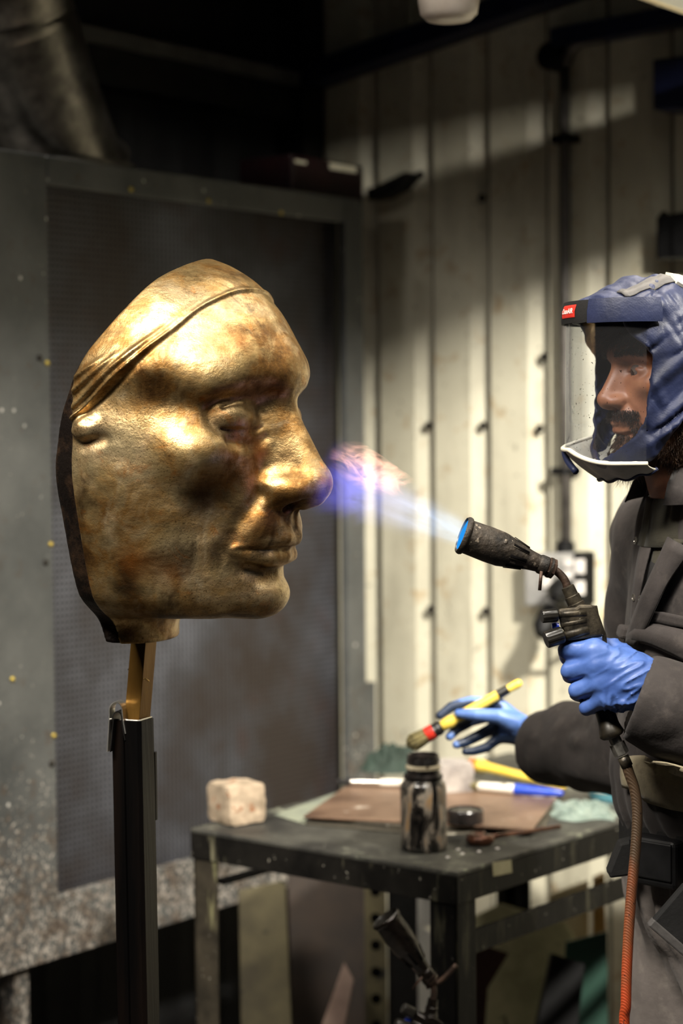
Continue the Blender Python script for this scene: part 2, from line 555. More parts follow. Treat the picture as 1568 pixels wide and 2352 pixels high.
# ------------------------------------------------------------------ extraction booth
def booth_mat():
    k = NT('speckled_grey_steel')
    v = k.coord('Object')
    c = k.ramp(k.noise(v, 3.2, 6, 0.6), [(0.36, hexc('3f4141')), (0.62, hexc('5e5f5d'))])
    h = k.n('ShaderNodeSeparateXYZ', ins={0: k.n('ShaderNodeTexCoord').outputs['Object']}).outputs[2]
    # splashes of pickle and paint lie thickest low down, where the work is done
    low = k.n('ShaderNodeMapRange', ins={0: h, 1: 1.05, 2: 0.62, 3: 0.0, 4: 1.0}).outputs[0]
    sp = k.noise(v, 120, 4, 0.62)
    thr = k.math('MULTIPLY_ADD', low, 0.20, sp)
    c = k.mix(k.ramp(thr, [(0.68, 0.0), (0.78, 0.85)]), c, hexc('c4bbb0'))
    sp3 = k.noise(v, 30, 5, 0.65)
    c = k.mix(k.ramp(k.math('MULTIPLY_ADD', low, 0.16, sp3), [(0.60, 0.0), (0.76, 0.7)]), c, hexc('4a3a2c'))
    vor = k.n('ShaderNodeTexVoronoi', ins={'Vector': v, 'Scale': 34.0, 'Randomness': 1.0}).outputs['Distance']
    dots = k.ramp(vor, [(0.10, 1.0), (0.15, 0.0)])
    pick = k.ramp(k.noise(v, 9, 2), [(0.55, 0.0), (0.6, 1.0)])
    c = k.mix(k.math('MULTIPLY', dots, pick), c, hexc('c9c6be'))
    k.bsdf(**{'Base Color': c, 'Roughness': 0.5, 'Metallic': 0.15, 'Normal': k.bump(sp, 0.25, 0.004)})
    return k.m
def filter_mat():
    k = NT('dark_filter_mesh')
    v = k.coord('Object', rot=(0, 0, -math.atan2(UDIR[1], UDIR[0])))
    mp = k.n('ShaderNodeMapping', ins={'Vector': v}); mp.inputs['Rotation'].default_value = (0, math.radians(45), 0); mp.inputs['Scale'].default_value = (58, 58, 58)
    s = k.n('ShaderNodeSeparateXYZ', ins={0: mp.outputs[0]})
    a = k.math('SINE', k.math('MULTIPLY', s.outputs[0], 6.2832)); b = k.math('SINE', k.math('MULTIPLY', s.outputs[2], 6.2832))
    w = k.math('MULTIPLY', a, b)
    holes = k.ramp(w, [(0.1, 0.0), (0.6, 1.0)])
    n = k.noise(k.coord('Object'), 2.6, 5, 0.6)
    c = k.ramp(n, [(0.36, hexc('3a322f')), (0.50, hexc('4a4a4f')), (0.66, hexc('686a73'))])
    rust = k.noise(k.coord('Object'), 5.0, 6, 0.65)
    c = k.mix(k.ramp(rust, [(0.56, 0.0), (0.72, 0.7)]), c, hexc('4b3630'))
    c = k.mix(k.math('MULTIPLY', holes, 0.95), c, hexc('08080a'))
    k.bsdf(**{'Base Color': c, 'Roughness': 0.5, 'Metallic': 0.3, 'Normal': k.bump(w, 0.25, 0.002)})
    return k.m
M_BOOTH = booth_mat(); M_FILTER = filter_mat()
def bs(px, py): return np.dot(on_plane(px, py, P0, NDIR) - P0, UDIR)
def bz(px, py): return on_plane(px, py, P0, NDIR)[2]
def bpt(s, z, e=0.0):
    p = P0 + UDIR * s + NDIR * e
    return np.array([p[0], p[1], z])
def bboard(s0, s1, z0, z1, e0, e1):
    return box(bpt((s0 + s1) / 2, (z0 + z1) / 2, (e0 + e1) / 2), UDIR * (s1 - s0) / 2, NDIR * (e1 - e0) / 2, (0, 0, (z1 - z0) / 2))
B_L = (bs(102, 415) + bs(140, 2045)) / 2
B_R = (bs(790, 516) + bs(806, 1700)) / 2
B_T = (bz(100, 418) + bz(790, 514)) / 2
B_B = (bz(140, 2056) + bz(437, 1976)) / 2
B_OT = (bz(5, 342) + bz(800, 455)) / 2
B_OB = (bz(5, 2255) + bz(430, 2100)) / 2
B_OR = bs(838, 1000)
B_OR2 = bs(864, 1680)
B_OL = -1.35
booth = thing('extraction_booth', bpt(0, 0, -0.15), 'grey steel extraction booth with a framed dark filter wall, standing behind the face', 'booth')
mobj('frame_stile', bboard(B_OL, B_L, B_OB, B_OT, -0.02, 0.0), M_BOOTH, booth, bevel=0.003)
mobj('frame_rail', bboard(B_L, B_R, B_T, B_OT, -0.02, 0.0), M_BOOTH, booth, bevel=0.003)
mobj('frame_rail', bboard(B_L, B_R, B_OB, B_B, -0.02, 0.0), M_BOOTH, booth, bevel=0.003)
mobj('frame_stile', bboard(B_R, B_OR, B_OB, B_OT, -0.02, 0.0), M_BOOTH, booth, bevel=0.003)
mobj('side_flange', bboard(B_OR, B_OR2, B_OB, bz(864, 1566), -0.02, 0.0), M_BOOTH, booth, bevel=0.002)
mobj('filter_panel', bboard(B_L - 0.02, B_R + 0.02, B_B - 0.02, B_T + 0.02, -0.065, -0.05), M_FILTER, booth)
mobj('housing', bboard(B_OL, B_OR - 0.004, B_OB + 0.01, B_OT - 0.003, -0.33, -0.07), M_BLACKSTEEL, booth)
for px in (68, 1105):
    s = bs(px, 2235)
    if px > 1000: s = B_OR - 0.06
    mobj('leg', bboard(s - 0.019, s + 0.019, 0.0, B_OB, -0.06, -0.022), M_BOOTH, booth)
for px, py in ((300, 435), (478, 461), (645, 489), (108, 834), (116, 1250), (123, 1690), (28, 1560)):
    screw(booth, on_plane(px, py, P0, NDIR), NDIR, 0.0052, M_YSCREW)
for px, py in ((90, 822), (104, 1292), (118, 1754)):
    screw(booth, on_plane(px, py, P0, NDIR), NDIR, 0.0062, M_SCREW)

# spun duct leaving the booth top
def duct_mat():
    k = NT('spiral_galvanised_duct')
    v = k.coord('Object')
    k2 = k.noise(v, 30, 4)
    k.bsdf(**{'Base Color': k.ramp(k2, [(0.3, hexc('57544f')), (0.7, hexc('8b867e'))]), 'Metallic': 0.9, 'Roughness': 0.34, 'Anisotropic': 0.6})
    return k.m
M_DUCT = duct_mat()
def build_duct():
    d = 3.72
    q0 = bpt(bs(272, 382), B_OT, -0.17); q1 = at(25, 50, d)
    path = smooth_path([q0 + (0, 0, 0.005), q0 + (q1 - q0) * 0.3, q0 + (q1 - q0) * 0.65, q1], 120)
    path = np.concatenate([path, smooth_path([q1, q1 + (q1 - q0) * 0.25 + (0, 0, 0.1), q1 + (-0.05, 0.3, 0.6)], 30)[1:]])
    m = len(path)
    base = np.interp(np.arange(m) / m, [0, 0.06, 0.5, 1.0], [0.150, 0.135, 0.125, 0.120])
    r = base + 0.0012 * np.where(np.arange(m) % 2 == 0, 1, -1)
    root = thing('ventilation_duct', q0, 'dark brushed metal ventilation duct rising from the top of the grey booth', 'duct')
    V, F = tube(path, r, 40)
    V[:, 2] = np.maximum(V[:, 2], q0[2] + 0.003)
    mobj('pipe', (V, F), M_DUCT, root, smooth=True)
    mobj('collar', lathe([(0.0, 0.158), (0.012, 0.158), (0.014, 0.140), (0.03, 0.138)], q0, (0, 0, 1), 40), M_DUCT, root, smooth=True, sharp=40)
build_duct()

# maroon box with labels on the booth's top
M_MAROON = pmat('maroon_enamel', hexc('1d0f11'), hexc('2a1416'), 0.4, 0.1, 10)
M_LABEL = pmat('yellowed_label', hexc('d8d2b8'), hexc('e4dfca'), 0.6, 0, 30)
def build_controlbox():
    e = -0.04
    pl = P0 + NDIR * e
    f = lambda px, py: on_plane(px, py, pl, NDIR)
    s0 = np.dot(f(672, 420) - pl, UDIR); s1 = np.dot(f(836, 420) - pl, UDIR)
    zt = f(750, 366)[2]
    root = thing('control_box', bpt((s0 + s1) / 2, B_OT, e - 0.06), 'dark maroon control box with a pale label, standing on the booth top', 'box')
    mobj('casing', bboard(s0, s1, B_OT, zt, e - 0.15, e), M_MAROON, root, bevel=0.006)
    for (xa, ya, xb, yb) in ((757, 374, 818, 398), (677, 367, 703, 378)):
        a = f(xa, ya); b = f(xb, yb)
        sa, sb = np.dot(a - pl, UDIR), np.dot(b - pl, UDIR)
        mobj('label', bboard(sa, sb, b[2], a[2], e, e + 0.0015), M_LABEL, root)
build_controlbox()

# ------------------------------------------------------------------ things on the pale wall
def wp(px, py, e=0.0): return on_plane(px, py, RW0 - UDIR * e, UDIR)
def wslab(pxy, e0, e1):
    poly = [wp(x, y, e0) for x, y in pxy]
    return prism(poly, -UDIR, e1 - e0)
M_CONDUIT = pmat('grey_conduit', hexc('4c4845'), hexc('6a6560'), 0.45, 0.3, 14)
M_BLACKPL = pmat('black_plastic', hexc('0a0a0b'), hexc('131314'), 0.5, 0, 30, spec=0.25)
M_GREYPL = pmat('grey_plastic', hexc('8b8a88'), hexc('a3a19d'), 0.45, 0, 20)
M_WHITEPL = pmat('white_plastic', hexc('cfcac6'), hexc('e2ddd8'), 0.4, 0, 30)
def build_conduit():
    root = thing('wall_conduit', wp(1300, 1250), 'vertical grey conduit pipe on the cream corrugated wall', 'pipe')
    mobj('pipe', tube([wp(1296, 130, 0.03), wp(1297, 400, 0.03), wp(1299, 900, 0.03), wp(1300, 1262, 0.03)], 0.0118, 14), M_CONDUIT, root, smooth=True)
    mobj('bend', tube(smooth_path([wp(1300, 150, 0.03), wp(1312, 112, 0.03), wp(1345, 92, 0.03), wp(1385, 84, 0.03)], 16), 0.012, 12), M_CONDUIT, root, smooth=True)
    mobj('junction_box', lathe([(0, 0.030), (0.045, 0.030), (0.048, 0.024)], wp(1283, 135, 0.0), -UDIR, 20), M_BLACKPL, root, smooth=True, sharp=40)
    for py in (320, 1082):
        mobj('clip', merge(box(wp(1298, py, 0.02), NDIR * 0.026, UDIR * 0.02, (0, 0, 0.008)), tube([wp(1298, py - 7, 0.03), wp(1298, py + 7, 0.03)], 0.0155, 12)), M_BLACKPL, root)
build_conduit()
def build_sockets():
    root = thing('socket_box', wp(1300, 1380), 'grey switched socket box at the foot of the wall conduit', 'socket')
    mobj('back_box', wslab([(1232, 1268), (1362, 1266), (1364, 1384), (1234, 1388)], 0.0, 0.055), M_GREYPL, root, bevel=0.005)
    mobj('side_cap', wslab([(1347, 1264), (1368, 1266), (1368, 1388), (1348, 1392)], 0.0, 0.06), M_BLACKPL, root, bevel=0.005)
    mobj('top_gland', lathe([(0, 0.021), (0.022, 0.021), (0.030, 0.014)], wp(1298, 1272, 0.03), (0, 0, 1), 12), M_BLACKPL, root)
    for x0, x1, y0, y1 in ((1296, 1316, 1284, 1304), (1322, 1344, 1284, 1318), (1296, 1316, 1310, 1330), (1322, 1344, 1334, 1366), (1240, 1262, 1284, 1304), (1244, 1266, 1326, 1350)):
        mobj('switch_plate', wslab([(x0, y0), (x1, y0), (x1, y1), (x0, y1)], 0.055, 0.062), M_WHITEPL, root, bevel=0.002)
    pl = thing('power_plug', wp(1270, 1400, 0.06), 'black power plug and lead hanging from the grey socket box', 'plug')
    mobj('plug_body', lathe([(0, 0.026), (0.03, 0.027), (0.045, 0.016), (0.062, 0.010)], wp(1292, 1350, 0.085), -UDIR + NDIR * 0.2 - np.array([0, 0, 0.3]), 16), M_BLACKPL, pl, smooth=True, sharp=50)
    mobj('plug_body', lathe([(0, 0.024), (0.05, 0.026), (0.07, 0.013)], wp(1268, 1402, 0.085), np.array([-0.3, -0.4, -0.5]), 16), M_BLACKPL, pl, smooth=True, sharp=50)
    mobj('lead', tube(smooth_path([wp(1262, 1405, 0.12), wp(1244, 1430, 0.13), wp(1250, 1466, 0.10), wp(1290, 1480, 0.06), wp(1330, 1452, 0.04), wp(1330, 1412, 0.03)], 40), 0.006, 10), M_BLACKPL, pl, smooth=True)
build_sockets()
tag(mobj('wall_bracket', merge(wslab([(868, 440), (905, 424), (948, 402), (962, 398), (964, 414), (942, 438), (905, 458), (872, 464)], 0.0, 0.05)), M_BLACKSTEEL, bevel=0.004), 'black wedge shaped bracket on the pale wall beside the maroon box', 'bracket')
def build_breaker():
    root = thing('junction_cabinet', wp(1556, 600), 'black box on the wall above the blue hood', 'box')
    mobj('casing', wslab([(1542, 502), (1640, 486), (1640, 596), (1542, 600)], 0.0, 0.07), M_BLACKPL, root, bevel=0.004)
    mobj('lid', wslab([(1546, 508), (1636, 494), (1636, 590), (1546, 594)], 0.07, 0.078), M_BLACKPL, root, bevel=0.003)
build_breaker()
tag(mobj('steel_channel', wslab([(1545, 150), (1625, 140), (1625, 262), (1545, 264)], 0.0, 0.09), M_NAVY, bevel=0.004), 'dark navy steel box section high on the wall at the right', 'beam')

# ------------------------------------------------------------------ lamps
M_LAMPCASE = pmat('cream_lamp_case', hexc('cbb98e'), hexc('d9cba6'), 0.45, 0, 12)
M_REFL = pmat('white_reflector', hexc('dcdccf'), hexc('e8e8de'), 0.4, 0, 10)
def emis(name, col, s):
    k = NT(name)
    e = k.n('ShaderNodeEmission', ins={0: col, 1: s})
    k.t.links.new(e.outputs[0], k.out.inputs['Surface'])
    return k.m
M_TUBE = emis('glowing_tube', (1.0, 0.93, 0.8, 1), 3.0)
def build_batten():
    c = LAMP_C
    root = thing('tube_lamp', c, 'long tube lamp with a white reflector at the top right corner', 'lamp')
    L = 0.76
    W = NDIR
    def ln(w, z): return [c + UDIR * s + W * w + np.array([0, 0, z]) for s in np.linspace(-L, L, 5)]
    rows = [ln(-0.15, -0.045), ln(-0.13, -0.02), ln(-0.075, 0.05), ln(0.075, 0.05), ln(0.13, -0.02), ln(0.15, -0.045)]
    mobj('reflector', sheet(rows, 0.004), M_REFL, root)
    mobj('reflector_lip', merge(tube(ln(-0.15, -0.046), 0.004, 8), tube(ln(0.15, -0.046), 0.004, 8)), M_LAMPCASE, root, smooth=True)
    for s in (-1, 1):
        e = c + UDIR * s * L
        mobj('end_cap', prism([e + W * w + np.array([0, 0, z]) for w, z in ((-0.15, -0.045), (-0.13, -0.02), (-0.075, 0.05), (0.075, 0.05), (0.13, -0.02), (0.15, -0.045))], UDIR * s, 0.006), M_LAMPCASE, root)
    for w in (-0.045, 0.045):
        mobj('tube', tube([c + UDIR * s * (L - 0.03) + W * w + np.array([0, 0, 0.012]) for s in (-1, 1)], 0.013, 12), M_TUBE, root, smooth=True)
    for s in (-0.5, 0.5):
        p = c + UDIR * s
        mobj('chain', tube([p + (0, 0, 0.05), (p[0], p[1], ROOM_H)], 0.003, 6), M_BLACKSTEEL, root)
build_batten()
def build_added_shade():  # shade is added out of view, sized to cut light off the upper wall
    c = SHADE_C
    root = thing('added_shade_lamp', c + np.array([0, 0, 0.02]), 'lamp out of view right of the worker, with an added wide shade that keeps light off the upper wall', 'lamp')
    mobj('shade', lathe([(-0.138, 0.56), (-0.130, 0.56), (0.02, 0.50), (0.06, 0.40), (0.09, 0.15), (0.10, 0.04), (0.094, 0.03), (0.082, 0.14), (0.052, 0.39), (0.012, 0.49), (-0.138, 0.552)], c, (0, 0, 1), 48, caps=False), M_REFL, root, smooth=True, sharp=40)
    mobj('lamp_holder', lathe([(0.068, 0.03), (0.094, 0.03)], c, (0, 0, 1), 20), M_BLACKPL, root)
    mobj('hanger', tube([c + (0, 0, 0.02), (c[0], c[1], ROOM_H)], 0.006, 8), M_BLACKPL, root)
build_added_shade()
M_MILK = pmat('milky_lamp_glass', hexc('b9aca0'), hexc('cfc4b8'), 0.35, 0, 14, bump=0.0)
def build_pendant():
    c = at(1030, 0, 3.0)
    r = 71 / FPX * 3.0
    zb = at(1030, 51, 3.0)[2]
    root = thing('pendant_lamp', (c[0], c[1], zb), 'pale round pendant lamp hanging at the top of the frame, unlit', 'lamp')
    mobj('shade', lathe([(0.0, r * 0.25), (0.003, r * 0.72), (0.012, r * 0.93), (0.03, r), (0.11, r), (0.12, r * 0.9), (0.125, 0.02)], (c[0], c[1], zb), (0, 0, 1), 36), M_MILK, root, smooth=True, sharp=60)
    mobj('cap', lathe([(0.125, 0.028), (0.165, 0.024), (0.17, 0.008)], (c[0], c[1], zb), (0, 0, 1), 20), M_BLACKPL, root)
    mobj('cord', tube([(c[0], c[1], zb + 0.165), (c[0], c[1], ROOM_H)], 0.004, 8), M_BLACKPL, root)
build_pendant()
# ================================================================== the face (shared by sculpture and worker)
# local axes: x towards the near side of the head, y forward, z up; unit: 1 cm of a life-size head
_zs = [4.0, 2.5, 1.5, 0.0, -1.5, -3.0, -4.0, -5.5, -7.0, -8.5, -9.5, -10.2, -12.0]
F_YF = pchip(_zs, [-0.9, -0.75, -0.85, -1.0, -1.05, -0.9, -0.65, -0.6, -1.15, -1.3, -1.75, -3.2, -5.0])
F_W = pchip(_zs, [6.7, 6.85, 7.0, 7.15, 7.15, 7.0, 6.8, 6.5, 6.15, 5.7, 5.2, 4.9, 4.4])
F_YW = pchip(_zs, [-7.5, -7.8, -8, -8, -8.3, -8.5, -8.5, -8.5, -8.5, -8.5, -8.3, -8.2, -8.2])
F_P = pchip(_zs, [2.2, 2.15, 2.1, 2.05, 2.0, 1.92, 1.85, 1.8, 1.82, 1.85, 1.9, 1.95, 2.0])
def face_sdf(P, closed=True, neck=True):
    x = np.abs(P[:, 0]); y = P[:, 1]; z = P[:, 2]
    S = np.stack([x, y, z], -1)
    # cranium
    ry = np.where(y > -6.9, 6.9, 7.5).astype(np.float32)
    q = np.stack([x / 7.2, (y + 6.9) / ry, (z - 1.5) / 8.45], -1)
    k0 = length(q); k1 = length(np.stack([q[:, 0] / 7.2, q[:, 1] / ry, q[:, 2] / 8.45], -1))
    d = k0 * (k0 - 1) / np.maximum(k1, 1e-6)
    d = smax(d, 3.0 - z, 1.6)
    # face as stacked sections
    yf, w, yw, p = F_YF(z), F_W(z), F_YW(z), F_P(z)
    dy = y - yw
    b = np.where(dy > 0, yf - yw, 7.0)
    Fv = (np.maximum(x / w, 1e-4) ** p + np.maximum(np.abs(dy) / b, 1e-4) ** p) ** (1 / p)
    rho = np.sqrt(x * x + dy * dy)
    sec = rho * (1 - 1 / np.maximum(Fv, 1e-3))
    sec = smax(sec * 0.92, z - 4.2, 1.5)
    under = -10.12 - z + 0.04 * np.maximum(-y - 3, 0)
    sec = smax(sec, under, 1.3)
    d = smin(d, sec, 1.6)
    if neck:
        nk = smax(sd_ell(S * np.array([1, 1, 0.25], np.float32), (0, -9.2, -2.7), (4.7, 3.0, 1.6)), -14.5 - z, 0.3)
        nk = smax(nk, z + 8.0, 0.5)
        d = smin(d, nk, 1.1)
    # brow, glabella, cheek bones
    d = smin(d, sd_cap(S, (1.2, -1.25, 3.0), (4.9, -3.05, 2.8), 0.62, 0.6), 1.5)
    d = smin(d, sd_sph(S, (0, -1.35, 3.4), 1.15), 1.4)
    d = smin(d, sd_ell(S, (4.3, -3.95, -0.9), (2.1, 1.7, 1.4)), 1.8)
    # muzzle and chin
    d = smin(d, sd_ell(S, (0, -2.35, -5.0), (3.1, 1.95, 1.5)), 0.8)
    d = ssub(d, sd_ell(S, (5.0, -1.3, -4.6), (1.3, 1.6, 2.2)), 1.8)
    d = smin(d, sd_ell(S, (0, -2.6, -8.85), (2.2, 1.62, 1.3)), 0.7)
    # eye sockets, eyeballs under their lids
    d = ssub(d, sd_ell(S, (2.9, -0.60, 1.5), (1.8, 1.22, 0.95)), 1.1)
    d = ssub(d, sd_ell(S, (4.5, -1.9, 1.2), (0.9, 0.9, 0.8)), 1.0)
    lid = sd_ell(S, (2.95, -2.95, 0.92), (1.85, 1.46, 1.16))
    zl = 0.50 + 0.02 * (x - 3.0) - 0.20 * (1.0 - ((x - 2.95) / 1.6) ** 2)
    if closed:
        upper = smax(sd_ell(S, (2.95, -2.92, 0.95), (1.90, 1.52, 1.16)), zl - z, 0.10)
        d = smin(d, lid, 0.5)
        d = smin(d, upper, 0.16)
        d = ssub(d, sd_chain(S, [(1.6, -1.35, 1.2), (2.3, -1.3, 1.85), (3.2, -1.45, 2.0), (4.3, -2.4, 1.5)], [0.04, 0.07, 0.07, 0.03]), 0.35)
        d = ssub(d, sd_chain(S, [(1.5, -1.3, 0.55), (2.2, -1.42, 0.30), (3.0, -1.33, 0.20), (3.9, -1.75, 0.28), (4.5, -2.4, 0.42)], [0.05, 0.12, 0.13, 0.12, 0.05]), 0.16)
        d = ssub(d, sd_chain(S, [(1.6, -1.1, -0.1), (2.7, -1.2, -0.5), (4.2, -2.1, -0.3)], [0.06, 0.10, 0.06]), 0.7)
    else:
        d = smin(d, lid, 0.5)
        d = ssub(d, sd_chain(S, [(1.6, -1.35, 1.3), (2.4, -1.25, 1.85), (3.3, -1.5, 1.9), (4.3, -2.4, 1.4)], [0.08, 0.12, 0.12, 0.06]), 0.3)
        d = ssub(d, sd_ell(S, (2.95, -1.15, 0.75), (1.3, 1.15, 0.30)), 0.10)
    # nose
    d = smin(d, sd_cap(S, (0, -1.85, 2.3), (0, -0.85, -2.6), 1.10, 1.60), 0.8)
    d = smin(d, sd_cap(S, (0, -1.30, 2.1), (0, 0.72, -2.35), 0.66, 1.00), 0.6)
    d = smin(d, sd_sph(S, (0, 0.9, -2.72), 1.0), 0.6)
    d = smin(d, sd_ell(S, (1.30, -0.5, -2.95), (0.82, 1.5, 0.80)), 0.7)
    d = smin(d, sd_cap(S, (0, 1.0, -3.42), (0, -0.6, -3.95), 0.42), 0.3)
    d = ssub(d, sd_ell(S, (0.85, 0.35, -3.85), (0.38, 1.1, 0.42)), 0.22)
    # cheek fold, philtrum
    d = ssub(d, sd_cap(S, (2.3, -1.2, -3.2), (3.7, -2.3, -5.4), 0.14, 0.12), 0.7)
    d = ssub(d, sd_cap(S, (0, -0.1, -4.2), (0, -0.03, -5.2), 0.22, 0.26), 0.35)
    # lips
    d = smin(d, sd_chain(S, [(0, -0.70, -5.72), (0.6, -0.68, -5.60), (1.7, -1.2, -5.75), (3.6, -2.6, -6.15)], [0.46, 0.50, 0.42, 0.12]), 0.28)
    lower = sd_chain(S, [(0, -1.15, -6.68), (1.3, -1.38, -6.64), (2.4, -1.95, -6.44), (3.3, -2.5, -6.22)], [0.62, 0.60, 0.42, 0.14])
    d = smin(d, lower, 0.16)
    d = ssub(d, sd_chain(S, [(0, -0.38, -6.16), (1.4, -0.72, -6.14), (2.6, -1.5, -6.13), (3.8, -2.5, -6.15)], [0.10, 0.09, 0.08, 0.07]), 0.14)
    d = ssub(d, sd_sph(S, (3.95, -2.55, -6.15), 0.38), 0.6)
    d = ssub(d, sd_chain(S, [(0, -0.72, -7.68), (1.5, -1.15, -7.62), (2.6, -2.0, -7.3)], [0.40, 0.36, 0.2]), 0.55)
    return d

def side_basis(px, facing, yaw_deg):
    """near, forward, up axes of a head at photo column px that is turned yaw from the line of sight"""
    v = ray(px, 970); v = np.array([v[0], v[1], 0]); v /= np.linalg.norm(v)
    r = np.array([v[1], -v[0], 0])
    a = math.radians(yaw_deg)
    F = facing * math.sin(a) * r - math.cos(a) * v
    N = -facing * math.cos(a) * r - math.sin(a) * v
    return np.stack([N, F, np.array([0, 0, 1.0])], -1)     # columns: x, y, z

# ------------------------------------------------------------------ bronze face sculpture
ST_D = 2.50
ST_S = 42.0 / FPX * ST_D
ST_B = side_basis(684, +1, 65)
ST_O = at(684, 1000, ST_D)
def st_w(P): return ST_O + (np.asarray(P) * ST_S) @ ST_B.T
ST_CUT = pchip([12, 9.8, 8.5, 7.2, 5.0, 3.0, 1.0, -1.5, -4.0, -7.0, -9.3, -11.5, -13], [-5.4, -5.5, -6.6, -7.5, -9.2, -10.4, -11.3, -11.75, -11.6, -11.3, -10.9, -10.2, -9.9])
ST_RIM = pchip([12, 6.0, 3.0, 1.0, -1.5, -6, -9, -13], [0.16, 0.2, 0.45, 1.2, 1.5, 1.35, 1.1, 0.45])
CAP_E = pchip([-14, -11, -9.3, -7.6, -6.1, -4.2, -3.3, -2.2, -1.0, 2], [-1.6, 0.2, 1.4, 2.7, 3.9, 5.9, 7.05, 7.95, 8.25, 8.4])
def st_head(P, capped=True):
    d = face_sdf(P, True, False)
    x = np.abs(P[:, 0]); y = P[:, 1]; z = P[:, 2]
    S = np.stack([x, y, z], -1)
    nk = smax(sd_ell(S * np.array([1, 1, 0.2], np.float32), (0, -10.25, -2.2), (3.7, 1.9, 1.3)), z + 8.0, 0.5)
    d = smin(d, nk, 1.2)
    # ear lobe below the cap
    d = smin(d, sd_ell(S, (6.95, -9.15, 0.55), (0.55, 1.0, 0.72)), 0.25)
    d = ssub(d, sd_ell(S, (7.6, -8.9, 0.95), (0.3, 0.55, 0.22)), 0.25)
    d = ssub(d, sd_cap(S, (7.2, -8.0, -0.1), (7.3, -9.4, -0.45), 0.18), 0.4)
    # bathing cap: a raised skin with a rolled hem and folds drawn to the ear
    if not capped: return d
    e = z - CAP_E(y) + 0.12 * (vnoise(P, 0.55) - 0.5)
    cap = sstep(-0.02, 0.16, e)
    hem = np.exp(-((e - 0.2) / 0.17) ** 2)
    back = sstep(-3.0, -7.0, y) * sstep(-11.6, -9.8, y)
    folds = (np.exp(-((e - 0.75 - 0.1 * y * 0) / 0.22) ** 2) * 0.9 + np.exp(-((e - 1.35 + 0.12 * (y + 8)) / 0.2) ** 2) * 0.8 * sstep(-6.5, -8.0, y)
             + np.exp(-((e - 2.0 + 0.25 * (y + 9)) / 0.18) ** 2) * 0.7 * sstep(-7.5, -8.8, y) * sstep(3.2, 2.2, e))
    groove = np.exp(-((e + 0.25) / 0.2) ** 2) * back
    d = d - 0.10 * cap - (0.10 + 0.05 * back) * hem - 0.22 * folds * back + 0.10 * groove
    # hammered, slightly uneven skin
    d = d + 0.10 * (vnoise(P, 0.55) - 0.5) + 0.035 * (vnoise(P, 1.7) - 0.5)
    return d
def st_shell(P, rim):
    y = P[:, 1]; z = P[:, 2]
    d = st_head(P, not rim)
    inner = sd_ell(P, (0, -9.6, -0.8), (5.9, 4.6, 9.4))
    d = smax(d, -inner, 0.2)
    c = ST_CUT(z); r = ST_RIM(z)
    if rim:
        d = d + 0.14
        d = smax(d, c - y, 0.10)
        d = smax(d, y - (c + r + 0.25), 0.05)
    else:
        d = smax(d, (c + r) - y, 0.08)
    return smax(d, -11.75 - 0.12 * (y + 7) - z, 0.06)
def relief(V, Q, f, h):
    """vertex normals are left to the smooth shading; one pass of relaxation takes the voxel steps out"""
    return relax(V, Q, 2, 0.45)

